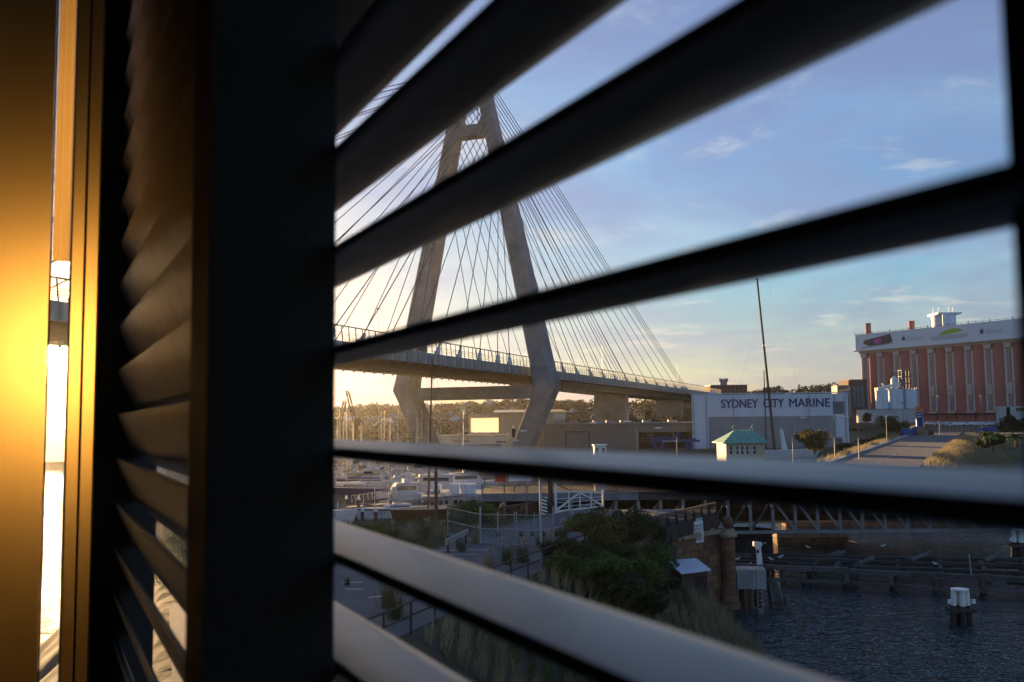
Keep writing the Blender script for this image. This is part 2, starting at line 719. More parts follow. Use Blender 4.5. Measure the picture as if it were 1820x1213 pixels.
m_land = mat('far_land', (0.075, 0.075, 0.045), 0.95, 0, 0.35, 0.05, tint=(0.05, 0.048, 0.03))
RD_A, RD_B = G(1548, 828, 6.0), G(1672, 768, 6.0)     # far approach road, centre line


def land_h(x, y):
    """height of the far shore"""
    # shoreline of the yards behind the old bridge
    shore = 316 if x > 8 else 316 - 46 * smooth(8, -30, x)
    z = -3.0 + 5.2 * smooth(shore - 4, shore + 3, y)
    # hill
    pxc = 910 + 1700 * x / max(y, 60)
    ridge = 6 + 13 * smooth(430, 640, pxc) + 4 * smooth(800, 1000, pxc) + 6 * smooth(1150, 1400, pxc)
    z += ridge * smooth(380, 760, y) * (0.9 + 0.2 * noise.noise(Vector((x * .006, y * .006, 1))))
    # approach road on its bank
    d = Vector((RD_B.x - RD_A.x, RD_B.y - RD_A.y))
    ln = d.length
    d.normalize()
    q = Vector((x - RD_A.x, y - RD_A.y))
    al = q.dot(d)
    cr = q.x * d.y - q.y * d.x            # + to the right of the road
    if -6 < al < ln + 160:
        half = 6.0 + max(0.0, al) * 0.012
        k = 1 - smooth(half + 1, half + (15 if cr > 0 else 11) + max(0, al) * .05, abs(cr))
        k *= smooth(-6, 2, al)
        z = max(z, -3 + 8.9 * k)
    # yard and silo platform on the right
    if y > 230:
        edge = RD_A.x + d.x / d.y * (y - RD_A.y)
        k = smooth(230, 300, y) * smooth(edge - 45, edge - 5, x)
        z = max(z, -3 + 8.7 * k + 4.2 * smooth(395, 430, y) * k)
    return z


def build_land():
    xs = np.concatenate([np.arange(-1100, -140, 30), np.arange(-140, 260, 4.0), np.arange(260, 881, 31)])
    ys = np.concatenate([np.arange(100, 480, 4.0), np.arange(480, 1470, 22)])
    nx, ny = len(xs), len(ys)
    v = np.array([(x, y, land_h(x, y)) for y in ys for x in xs])
    f = np.array([(j * nx + i, j * nx + i + 1, (j + 1) * nx + i + 1, (j + 1) * nx + i) for j in range(ny - 1) for i in range(nx - 1)])
    o = np_mesh('hills', v, f, m_land)
    o.data.polygons.foreach_set('use_smooth', [True] * len(f))
    tag(o, kind='structure')


build_land()

# ================================================================== cable-stayed bridge
m_conc = mat('bridge_concrete', (0.225, 0.23, 0.24), 0.85, 0, 0.35, 0.18, 0.15, 1.5, streak=False)
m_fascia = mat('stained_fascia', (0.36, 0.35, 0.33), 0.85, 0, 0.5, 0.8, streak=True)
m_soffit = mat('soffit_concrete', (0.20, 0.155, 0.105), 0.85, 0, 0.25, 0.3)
m_cable = mat('cable_sheath', (0.07, 0.06, 0.055), 0.6, 0, 0.1, 1)
m_steel = mat('galvanised', (0.42, 0.43, 0.44), 0.5, 0.3, 0.15, 3)
m_white = mat('white_paint', (0.74, 0.74, 0.72), 0.55, 0, 0.08, 1.5)

DZ = 28.0
D0 = G(600, 605, DZ)
DU = (G(1220, 692, DZ) - D0)
DU.z = 0
DU.normalize()
DV = Vector((-DU.y, DU.x, 0))          # across the deck, to the far side
DW, T0, LEGW = 30.0, 100.0, 45.0
T_A, T_B = -175.0, 470.0


def Dk(t, v, z):
    return Vector((D0.x, D0.y, 0)) + DU * t + DV * v + Vector((0, 0, z))


br = thing('cable_stayed_bridge', 'grey concrete cable-stayed bridge with A-shaped tower behind the louvres', 'bridge', Dk(T0, DW / 2, 0))
# deck slab, edge beams, cross girders
mb = MB()
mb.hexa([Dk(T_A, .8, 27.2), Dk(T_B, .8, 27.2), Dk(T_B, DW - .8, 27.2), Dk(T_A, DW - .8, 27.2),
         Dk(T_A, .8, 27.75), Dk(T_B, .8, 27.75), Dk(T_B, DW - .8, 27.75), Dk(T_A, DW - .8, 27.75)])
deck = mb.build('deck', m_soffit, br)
gm = None
gi = 0
t = T_A + 3
while t < T_B:
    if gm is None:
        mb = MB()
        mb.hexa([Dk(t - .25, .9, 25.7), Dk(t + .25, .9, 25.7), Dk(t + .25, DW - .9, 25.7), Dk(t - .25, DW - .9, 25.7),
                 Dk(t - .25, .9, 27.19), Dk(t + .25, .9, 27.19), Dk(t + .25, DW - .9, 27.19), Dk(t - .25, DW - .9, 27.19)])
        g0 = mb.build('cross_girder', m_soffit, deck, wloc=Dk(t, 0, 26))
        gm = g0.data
    else:
        add_obj('cross_girder', gm, deck, Dk(t, 0, 26))
    t += 5.2
for side, v0 in ((0, 0.0), (1, DW)):
    fm = None
    t = T_A
    sgn = -1 if side == 0 else 1
    while t < T_B:
        if fm is None:
            mb = MB()
            a, b_ = (v0, v0 + .8) if side == 0 else (v0 - .8, v0)
            mb.hexa([Dk(t + .02, a, 25.5), Dk(t + 5.18, a, 25.5), Dk(t + 5.18, b_, 25.5), Dk(t + .02, b_, 25.5),
                     Dk(t + .02, a, 28.0), Dk(t + 5.18, a, 28.0), Dk(t + 5.18, b_, 28.0), Dk(t + .02, b_, 28.0)])
            for k in range(4):
                tt = t + .65 + k * 1.3
                mb.box(Dk(tt, v0 + sgn * .11, 26.8), (.35, .2, 2.2), ax=(DU, DV, WZ))
            # drain stub under the edge
            mb.box(Dk(t + 2.6, v0 - sgn * .3, 25.3), (.35, .35, .4), ax=(DU, DV, WZ))
            fm = mb.build('fascia_panel', m_fascia, deck, wloc=Dk(t, v0, 26)).data
        else:
            add_obj('fascia_panel', fm, deck, Dk(t, v0, 26))
        t += 5.2
    mb = MB()
    tt = T_A
    while tt < T_B:
        mb.bar(Dk(tt, v0, 28.0), Dk(tt - .25, v0 - sgn * .1, 30.9), .16)
        tt += 2.6
    for z, w in ((30.9, .2), (29.6, .07), (29.2, .07), (28.8, .07), (28.4, .07)):
        mb.bar(Dk(T_A, v0 - sgn * .05, z), Dk(T_B, v0 - sgn * .05, z), w)
    mb.build('railing', m_cable, br)


def leg_off(z):
    """half spacing of the leg centres at height z"""
    pts = ((-2, 11.8), (21.8, 22.3), (104, 5.0), (122, 1.9))
    for (z0, o0), (z1, o1) in zip(pts, pts[1:]):
        if z <= z1:
            return o0 + (o1 - o0) * (z - z0) / (z1 - z0)
    return pts[-1][1]


def leg_ring(z, side, dt, dl, ch=0.5):
    c = Dk(T0, DW / 2 + side * leg_off(z), z)
    pts = []
    for sx, sy in ((-1, -1), (1, -1), (1, 1), (-1, 1)):
        p1 = c + DU * (sx * (dl / 2 - ch)) + DV * (sy * dt / 2)
        p2 = c + DU * (sx * dl / 2) + DV * (sy * (dt / 2 - ch))
        pts += [p2, p1] if sx * sy > 0 else [p1, p2]
    return pts


for side in (-1, 1):
    rings = [leg_ring(-2, side, 4.6, 7.5), leg_ring(18.5, side, 5.4, 7.6), leg_ring(21.8, side, 6.0, 7.6), leg_ring(25, side, 5.5, 7.4),
             leg_ring(60, side, 4.8, 6.6), leg_ring(104, side, 3.7, 5.2), leg_ring(120, side, 3.0, 4.6)]
    leg = MB().loft(rings).build('tower_leg', m_conc, br)
    for z in np.arange(4.5, 96, 4.6):           # pour lines: thin raised bands
        if 15 < z < 27:
            continue
        dt = np.interp(z, [-2, 18.5, 25, 60, 104], [4.6, 5.4, 5.5, 4.8, 3.7])
        dl = np.interp(z, [-2, 18.5, 25, 60, 104], [7.5, 7.6, 7.4, 6.6, 5.2])
        MB().loft([leg_ring(z, side, dt + .06, dl + .06), leg_ring(z + .12, side, dt + .06, dl + .06)]).build('pour_band', m_conc, leg)
    # knee plate with fins
    mb = MB()
    kz, ko = 21.8, leg_off(21.8) + 3.0
    for k in (-1.7, -.6, .5, 1.6):
        mb.bar(Dk(T0 + k, DW / 2 + side * (ko - .05), kz + 2.6), Dk(T0 + k, DW / 2 + side * (ko + .12), kz - .2), .3)
        mb.bar(Dk(T0 + k, DW / 2 + side * (ko + .12), kz + .2), Dk(T0 + k, DW / 2 + side * (ko - 1.2), kz - 3.2), .3)
    mb.build('knee_fin', m_conc, leg)


def cross_beam(zb, zt, dl, name):
    o0, o1 = leg_off(zb) - 1.0, leg_off(zt) - 1.0
    c = DW / 2
    mb = MB()
    mb.hexa([Dk(T0 - dl / 2, c - o0, zb), Dk(T0 + dl / 2, c - o0, zb), Dk(T0 + dl / 2, c + o0, zb), Dk(T0 - dl / 2, c + o0, zb),
             Dk(T0 - dl / 2, c - o1, zt), Dk(T0 + dl / 2, c - o1, zt), Dk(T0 + dl / 2, c + o1, zt), Dk(T0 - dl / 2, c + o1, zt)])
    return mb.build(name, m_conc, br)


cross_beam(18.7, 22.4, 5.0, 'lower_cross_beam')
cross_beam(96.6, 100.0, 4.2, 'upper_cross_beam')
mb = MB()
for side in (-1, 1):                      # haunches above the upper beam
    c = DW / 2
    o = leg_off(100.4)
    for a, bb in ((-2.1, 2.1),):
        p = [Dk(T0 + a, c + side * (o - .8), 99.9), Dk(T0 + a, c + side * (o - 3.4), 99.9), Dk(T0 + a, c + side * (leg_off(104) - .8), 104)]
        q = [x + DU * (bb - a) for x in p]
        mb.add(p + q, [(0, 1, 2), (5, 4, 3), (0, 3, 4, 1), (1, 4, 5, 2), (2, 5, 3, 0)])
mb.build('haunch', m_conc, br)
mb = MB()
mb.hexa([Dk(T0 - 2.2, DW / 2 - 3.2, 116), Dk(T0 + 2.2, DW / 2 - 3.2, 116), Dk(T0 + 2.2, DW / 2 + 3.2, 116), Dk(T0 - 2.2, DW / 2 + 3.2, 116),
         Dk(T0 - 2.0, DW / 2 - 2.6, 121), Dk(T0 + 2.0, DW / 2 - 2.6, 121), Dk(T0 + 2.0, DW / 2 + 2.6, 121), Dk(T0 - 2.0, DW / 2 + 2.6, 121)])
mb.build('tower_head', m_conc, br)
mb = MB()
mb.tube([Dk(T0 - 1, DW / 2 - 2, 100), Dk(T0 - 1, DW / 2 - 2, 105)], .13, 5)
mb.build('mast_rod', m_cable, br)

right_t = [138, 153, 170, 186, 202.5, 220, 238, 254.5, 275.5, 296.5, 317, 334, 340, 346]
left_t = [90, 81, 68.5, 56, 43.7, 31.5, 19.5, 8.5, -3, -15, -27, -39, -51, -63, -75, -87, -99]
anchor_me = None
for v0, vo in ((0.15, -1), (DW - .15, 1)):
    for lst in (right_t, left_t):
        n = len(lst)
        for i, t in enumerate(lst):
            zt = 84 + 33.5 * (i / (n - 1)) ** 0.8
            top = Dk(T0 + (1.2 if t > T0 else -1.2), DW / 2 + vo * (leg_off(zt)), zt)
            bot = Dk(t, v0, 28.6)
            MB().tube([bot, top], .115, 5, caps=False).build('stay_cable', m_cable, br)
            d = (top - bot).normalized()
            a = Dk(t, v0, 28.0)
            mb = MB()
            mb.tube([a, a + d * 2.0, a + d * 2.1, a + d * 3.4], [.55, .5, .28, .22], 7)
            mb.box(a + Vector((0, 0, .35)), (1.5, .9, .7), ax=(DU, DV, WZ))
            mb.build('cable_anchor', m_white, br)

# piers of the back span
for t, w_ in ((250, 5.5), (372, 6.0), (440, 6.0)):
    mb = MB()
    mb.box(Dk(t, DW * .5, 12.5), (w_, 14.0, 25.2), ax=(DU, DV, WZ))
    mb.build('pier', m_conc, br)
mb = MB()
mb.hexa([Dk(150, 8, 23.8), Dk(T_B, 7, 22.6), Dk(T_B, 23, 22.6), Dk(150, 22, 23.8), Dk(150, 5, 25.65), Dk(T_B, 5, 25.65), Dk(T_B, 25, 25.65), Dk(150, 25, 25.65)])
mb.build('box_girder', m_conc, br)
# service gantry slung below the deck
mb = MB()
mb.bar(Dk(112, 3, 22.6), Dk(240, 10, 22.2), 1.4, .9)
for t in np.arange(118, 240, 18):
    mb.bar(Dk(t, 4 + (t - 112) * .05, 22.3), Dk(t, 4 + (t - 112) * .05, 25.6), .6)
mb.build('service_gantry', m_soffit, br)

# deck lamp posts: each stands on the deck
for t, v, top, lb in ((62, 26, 41.5, 'lamp post on the bridge deck between the tower legs'),
                      (-14, 26, 46, 'tall lamp post on the bridge deck at the left, beside the dark post'),
                      (196, 26, 46, 'lamp post on the bridge deck right of the tower, among the stay cables'),
                      (276, 26, 47, 'lamp post on the bridge deck where the stay cables reach down'),
                      (352, 6, 42, 'lamp post on the bridge deck just past the last stay cables')):
    lp = thing('deck_lamp', lb, 'lamp post', Dk(t, v, 27.75), 'lamp posts on the bridge deck')
    MB().tube([Dk(t, v, 27.75), Dk(t, v, top)], [.16, .1], 6).build('pole', m_steel, lp)
    mb = MB()
    mb.tube([Dk(t, v, top - .1), Dk(t - .8, v - .6, top + .25)], .07, 5)
    mb.box(Dk(t - 1.2, v - .9, top + .22), (1.1, .45, .3), ax=(DU, DV, WZ))
    mb.build('lamp_head', m_steel, lp)

# ================================================================== far buildings
m_shedw = mat('shed_white', (0.66, 0.70, 0.76), 0.6, 0, 0.07, 0.3, streak=True)
m_shedg = mat('shed_grey_sheet', (0.27, 0.28, 0.30), 0.6, 0, 0.12, 0.4, streak=True)
m_shedd = mat('shed_dark_grey', (0.16, 0.165, 0.18), 0.7, 0, 0.12, 0.4)
m_blue = mat('navy_letters', (0.02, 0.025, 0.16), 0.5, 0, 0.05, 2)
m_blueg = mat('blue_gantry', (0.02, 0.05, 0.20), 0.5, 0, 0.12, 1)
m_dark = mat('dark_opening', (0.02, 0.018, 0.016), 0.9, 0, 0.2, 1)
m_glass = mat('window_glass', (0.03, 0.035, 0.04), 0.08, 0, 0.05, 1, spec=0.6)
m_brick = mat('red_brick', (0.22, 0.11, 0.08), 0.9, 0, 0.2, 1.2)
m_wareh = mat('warehouse_grey', (0.20, 0.185, 0.17), 0.85, 0, 0.15, 0.15, streak=True)


def facebox(mb, px0, py0, px1, py1, Y, depth, dz=0.0):
    """box whose front face fills a picture rectangle at depth Y (facing the camera side)"""
    a, b_ = P(px0, py1, Y), P(px1, py0, Y)
    z0, z1 = min(a.z, b_.z) + dz, max(a.z, b_.z)
    mb.hexa([(a.x, Y, z0), (b_.x, Y, z0), (b_.x, Y + depth, z0), (a.x, Y + depth, z0),
             (a.x, Y, z1), (b_.x, Y, z1), (b_.x, Y + depth, z1), (a.x, Y + depth, z1)])
    return mb


def fp(px, py, Y):
    return P(px, py, Y)


# ---- big white and grey yacht-yard shed
YM = 332.0
zt, zb = ZY(1370, 701, YM), 2.0
xl, xr = XZ(1230, YM), XZ(1508, YM)
xs_ = XZ(1526, YM)
t = thing('yacht_yard_shed', 'large white and grey shed lettered SYDNEY CITY MARINE', 'shed', ((xl + xr) / 2, YM, zb))
mb = MB()
mb.hexa([(xl, YM, zb), (xr, YM, zb), (xs_ + 1, YM + 60, zb), (xl * 1.22, YM + 60, zb), (xl, YM, zt), (xr, YM, zt), (xs_ + 1, YM + 60, zt), (xl * 1.22, YM + 60, zt)])
mb.build('wall', m_shedw, t)
zg = ZY(1300, 741, YM)
xg0, xg1 = XZ(1259, YM), XZ(1481, YM)
pn = 8
for i in range(pn):
    a = xg0 + (xg1 - xg0) * i / pn
    b_ = xg0 + (xg1 - xg0) * (i + 1) / pn
    MB().hexa([(a + .03, YM - .12, zb), (b_ - .03, YM - .12, zb), (b_ - .03, YM - .01, zb), (a + .03, YM - .01, zb),
               (a + .03, YM - .12, zg), (b_ - .03, YM - .12, zg), (b_ - .03, YM - .01, zg), (a + .03, YM - .01, zg)]).build('grey_door_panel', m_shedg, t)
facebox(MB(), 1481, 714, 1500, 736, YM - .1, .08).build('louvre_grille', m_shedd, t)
facebox(MB(), 1262, 695, 1226 + 44, 700.6, YM + .4, 1.0).build('roof_plant', m_shedw, t)
facebox(MB(), 1228, 697, 1510, 701.2, YM - .25, .7).build('parapet_capping', m_shedw, t)
mb = MB()
a0, b0 = XZ(1510, YM), XZ(1523, YM)
mb.hexa([(xr + .35, YM + 6, zb), (xr + 1.0, YM + 6, zb), (xr + 2.2, YM + 48, zb), (xr + 1.4, YM + 48, zb),
         (xr + .35, YM + 6, zt - 4.5), (xr + 1.0, YM + 6, zt - 4.5), (xr + 2.2, YM + 48, zt - 4.5), (xr + 1.4, YM + 48, zt - 4.5)])
mb.build('side_door', m_shedd, t)
p0 = fp(1282, 725.5, YM)
for word, wa, wb in (('SYDNEY', 1282, 1347), ('CITY', 1357, 1393), ('MARINE', 1403, 1475)):
    q = fp(wa, 725.5 - (wa - 1282) * .014, YM)
    text_part('lettering', word, m_blue, t, (q.x, YM, q.z), (1, 0, 0), (0, 0, 1), 2.9, .14, .022, width=fp(wb, 725, YM).x - q.x)
for px in (1303, 1368, 1437):
    mb = MB()
    q = fp(px, 706, YM)
    mb.tube([(q.x, YM - .3, zg - 1), (q.x, YM - .3, q.z), (q.x, YM - .9, q.z + .5)], .09, 5)
    mb.build('flood_lamp', m_shedd, t)
for px in (1310, 1370, 1430):
    q = fp(px, 720, YM)
    MB().box((q.x, YM - .05, (zg + zt) / 2), (.18, .1, zt - zg - .2)).build('sheet_joint', m_shedw, t)

mb = MB()
x = xl + .5
while x < xr - .3:
    z0_ = zg + .1 if xg0 - .1 < x < xg1 + .1 else zb
    mb.box((x, YM - .03, (z0_ + zt - .6) / 2), (.14, .06, zt - .6 - z0_))
    x += .95
mb.build('cladding_ribs', m_shedw, t, kind='stuff')
for px in (1233, 1256, 1484, 1503):
    MB().tube([(XZ(px, YM), YM - .2, zb), (XZ(px, YM), YM - .2, zt - .5)], .12, 6).build('downpipe', m_shedg, t)
facebox(MB(), 1486, 778, 1497, 812, YM - .08, .06).build('personnel_door', m_shedd, t)

# ---- low grey warehouse with roller doors
YW = 338.0
t = thing('warehouse', 'low grey warehouse with a dark roller door under the bridge deck', 'warehouse', (XZ(1090, YW), YW, 2))
zt2 = ZY(1100, 753, YW)
xa, xb, xc = XZ(968, YW), XZ(1135, YW), XZ(1229.5, YW)
MB().hexa([(xa, YW, 2), (xb, YW, 2), (xb, YW + 40, 2), (xa, YW + 40, 2), (xa, YW, zt2), (xb, YW, zt2), (xb, YW + 40, zt2), (xa, YW + 40, zt2)]).build('wall', m_wareh, t)
MB().hexa([(xb + .02, YW + 4, 2), (xc, YW + 4, 2), (xc, YW + 30, 2), (xb + .02, YW + 30, 2), (xb + .02, YW + 4, zt2), (xc, YW + 4, zt2), (xc, YW + 30, zt2), (xb + .02, YW + 30, zt2)]).build('wall', m_dark, t)
MB().hexa([(xb, YW, zt2 - 3.2), (xc, YW, zt2 - 3.2), (xc, YW + 4, zt2 - 3.2), (xb, YW + 4, zt2 - 3.2), (xb, YW, zt2), (xc, YW, zt2), (xc, YW + 4, zt2), (xb, YW + 4, zt2)]).build('lintel', m_wareh, t)
MB().box(((xa + xc) / 2, YW - .2, zt2 + .15), (xc - xa + .6, 1.2, .5)).build('parapet', m_shedg, t)
facebox(MB(), 1007, 768, 1046, 815, YW - .1, .09).build('roller_door', m_shedd, t)
mb = MB()
mb.bar(fp(1006, 768, YW - .2), fp(1047, 768, YW - .2), .3)
mb.bar(fp(1006, 768, YW - .2), fp(1006, 806, YW - .2), .3)
mb.bar(fp(1047, 768, YW - .2), fp(1047, 806, YW - .2), .3)
mb.build('door_frame', m_dark, t)
# stored timber racks lit inside the open bay
m_rack = mat('timber_racks', (0.20, 0.13, 0.07), 0.8, 0, 0.4, 2, rand=.3)
for i in range(5):
    for k in range(4):
        facebox(MB(), 1139 + i * 4.6, 766 + k * 5.6, 1143 + i * 4.6, 770.5 + k * 5.6, YW + 3.0, .7).build('rack_bay', m_rack, t)
for px in (995, 1020, 1062, 1085, 1110, 1150, 1195):
    q = fp(px, 751, YW + 3)
    MB().box((q.x, YW + 3, zt2 + .7), (3.2, 1.5, .8)).build('roof_vent', m_shedg, t)

# ---- blue boat gantry
t = thing('boat_gantry', 'blue steel boat hoist with white lettering in front of the open warehouse bay', 'boat hoist', (XZ(1200, 322), 322, 2))
mb = MB()
facebox(mb, 1156, 782, 1244, 786.5, 322, 2.0)
facebox(mb, 1161, 777, 1208, 780.5, 323, 1.2)
facebox(mb, 1203, 768, 1209, 777, 323, 1.2)
mb.build('top_beam', m_blueg, t)
for px in (1164, 1178, 1222, 1230):
    facebox(MB(), px - 2.3, 786.7, px + 2.3, 810, 322.3, 1.0).build('leg', m_blueg, t)
mb = MB()
for k in range(9):
    a = fp(1158 + k * 9.5, 782, 322.5)
    mb.box((a.x, 322.5, a.z + .25), (.8, .8, .5))
mb.build('trolley', m_blueg, t)
q = fp(1177, 785.6, 322)
text_part('lettering', 'Sydney City Marine', m_white, t, (q.x, 322, q.z), (1, 0, 0), (0, 0, 1), .5, .05, .02, width=5.2)

# ---- white hall with bright translucent end, behind the tower
YH = 345.0
m_sheetw = mat('translucent_wall_sheet', (0.80, 0.78, 0.72), 0.6, 0, .04, 1, transl=0.75)
m_hall = mat('hall_cladding', (0.52, 0.47, 0.40), 0.7, 0, .08, .5, streak=True)
t = thing('boat_hall', 'pale boat hall with a brightly glowing end wall seen between the tower legs', 'hall', (XZ(920, YH), YH, 2))
z_r, z_m, z_b = ZY(860, 736, YH), ZY(860, 743, YH), ZY(860, 769, YH)
xa, xm, xb = XZ(835, YH), XZ(886, YH), XZ(1004, YH)
MB().hexa([(xa, YH, z_b), (xm, YH, z_b), (xm, YH + .2, z_b), (xa, YH + .2, z_b), (xa, YH, z_m), (xm, YH, z_m), (xm, YH + .2, z_m), (xa, YH + .2, z_m)]).build('translucent_end', m_sheetw, t)
MB().box(((xa + xm) / 2, YH + 1, (z_r + z_m) / 2 + .02), (xm - xa + .6, 2.4, z_r - z_m)).build('head_beam', m_hall, t)
MB().box((xa - .2, YH + .5, (2 + z_r) / 2), (.5, 1.2, z_r - 2)).build('corner_post', m_hall, t)
MB().box(((xa + xm) / 2, YH + .5, (2 + z_b) / 2), (xm - xa, 1.0, z_b - 2.02)).build('plinth', m_hall, t)
n_ = 9
for i in range(n_):
    a, b_ = xm + (xb - xm) * i / n_, xm + (xb - xm) * (i + 1) / n_
    MB().box(((a + b_) / 2, YH + 1.2, (2 + z_r) / 2), (b_ - a - .06, 2.4, z_r - 2)).build('cladding_panel', m_hall, t)
MB().hexa([(xm - 2, YH - 1, z_r + .05), (xb + 1, YH - 1, z_r + .05), (xb + 1, YH + 40, z_r + .9), (xm - 2, YH + 40, z_r + .9),
           (xm - 2, YH - 1, z_r + .5), (xb + 1, YH - 1, z_r + .5), (xb + 1, YH + 40, z_r + 1.8), (xm - 2, YH + 40, z_r + 1.8)]).build('roof', m_hall, t)
facebox(MB(), 983, 733, 1005, 744, YH - .3, .2).build('sign_board', m_shedw, t)

# ---- MARITIME building: white raked upper storey
YR = 300.0
t = thing('maritime_office', 'low white raked building lettered MARITIME behind the tower foot', 'office', (XZ(850, YR), YR, 1.5))
pts = [fp(740, 775, YR), fp(908, 777, YR), fp(899, 789, YR), fp(806, 791, YR), fp(748, 786, YR)]
mb = MB()
n = len(pts)
vs = [p for p in pts] + [p + Vector((0, 14, 0)) for p in pts]
mb.add(vs, [tuple(range(n)), tuple(reversed(range(n, 2 * n)))] + [(i, i + n, (i + 1) % n + n, (i + 1) % n) for i in range(n)])
mb.build('upper_storey', m_white, t)
facebox(MB(), 760, 789, 890, 822, YR + 2, 10).build('lower_storey', m_shedg, t)
facebox(MB(), 740, 773.2, 909, 775.8, YR - .3, 14.5).build('roof_edge', m_shedg, t)
q = fp(808, 786.5, YR)
text_part('lettering', 'MARITIME', m_dark, t, (q.x, YR, q.z), (1, 0, .0), (0, 0, 1), .62, .06, .02, width=4.5)
for k in range(4):
    facebox(MB(), 882 + k * 4.6, 784, 885.6 + k * 4.6, 787.5, YR - .06, .05).build('window', m_glass, t)
for px, w_ in ((770, 6), (835, 8), (850, 5), (872, 7), (900, 4)):
    facebox(MB(), px, 768.5, px + w_, 773, YR + 3, 2).build('roof_unit', m_shedw, t)

# ---- brick apartment block with water tower on the ridge
YB = 620.0
t = thing('apartment_block', 'brown brick apartment block with a round water tower on its roof', 'apartment block', (XZ(1297, YB), YB, 15))
facebox(MB(), 1264, 686, 1328, 745, YB, 18).build('wall', m_brick, t)
MB().box((XZ(1296, YB), YB + 8, ZY(1296, 685.3, YB)), (XZ(1329, YB) - XZ(1263, YB), 20, .6)).build('roof', m_shedd, t)
for r_ in range(3):
    for c in range(9):
        facebox(MB(), 1267 + c * 6.9, 689 + r_ * 5.2, 1270.6 + c * 6.9, 691.6 + r_ * 5.2, YB - .12, .1).build('window', m_glass, t)
q = fp(1289.5, 685, YB)
mb = MB()
h = ZY(1289, 673, YB) - q.z
mb.lathe((q.x, YB + 6, q.z), [(0, 0), (2.4, 0), (2.4, h * .55), (3.0, h * .6), (3.0, h * .86), (2.7, h * .86), (2.7, h * .8), (0, h * .8)], 16)
wt = mb.build('water_tower', m_conc, t)
for k in range(8):
    a = k * math.pi / 4
    MB().box((q.x + 2.85 * math.cos(a), YB + 6 + 2.85 * math.sin(a), q.z + h * .95), (.9, .5, h * .2), a + math.pi / 2).build('merlon', m_conc, wt)

# ---- dark block beside the silos
t = thing('brick_lift_tower', 'dark brick block standing just left of the red silos', 'building', (XZ(1525, 470), 470, 8))
facebox(MB(), 1511, 676, 1541, 760, 470, 14).build('wall', mat('dark_brick', (0.13, 0.09, 0.075), .9, 0, .2, .6), t)
facebox(MB(), 1510, 674.5, 1542, 677.5, 469.4, 15).build('parapet', m_brick, t)
for k in range(3):
    facebox(MB(), 1517 + k * 7, 686, 1521 + k * 7, 724, 469.8, .15).build('window_strip', m_shedd, t)
t = thing('glazed_office', 'small glazed office with blue panes behind the white shed', 'office', (XZ(1500, 440), 440, 8))
facebox(MB(), 1490, 685, 1511.5, 740, 440, 8).build('wall', m_shedd, t)
for r_ in range(3):
    for c in range(4):
        facebox(MB(), 1492 + c * 4.8, 687.5 + r_ * 4.3, 1496 + c * 4.8, 691 + r_ * 4.3, 439.85, .12).build('pane', m_glass, t)

# ---- red grain silos with painted columns and a white banner box
m_silo = mat('silo_red', (0.42, 0.15, 0.125), 0.85, 0, 0.16, 0.25, streak=True)
m_col = mat('painted_column', (0.56, 0.46, 0.40), 0.8, 0, 0.10, 0.3)
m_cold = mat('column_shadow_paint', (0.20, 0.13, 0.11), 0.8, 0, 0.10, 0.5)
m_ban = mat('banner_white', (0.60, 0.66, 0.74), 0.5, 0, 0.03, 0.2)
SA, SB = P(1533, 727, 500), P(1826, 717, 424)
SZ0 = 9.6
su = Vector((SB.x - SA.x, SB.y - SA.y, 0))
SL = su.length
su.normalize()
sv = Vector((-su.y, su.x, 0))
if sv.y < 0:
    sv = -sv
SO = Vector((SA.x, SA.y, 0))


def S(a, d, z):
    return SO + su * a + sv * d + Vector((0, 0, z))


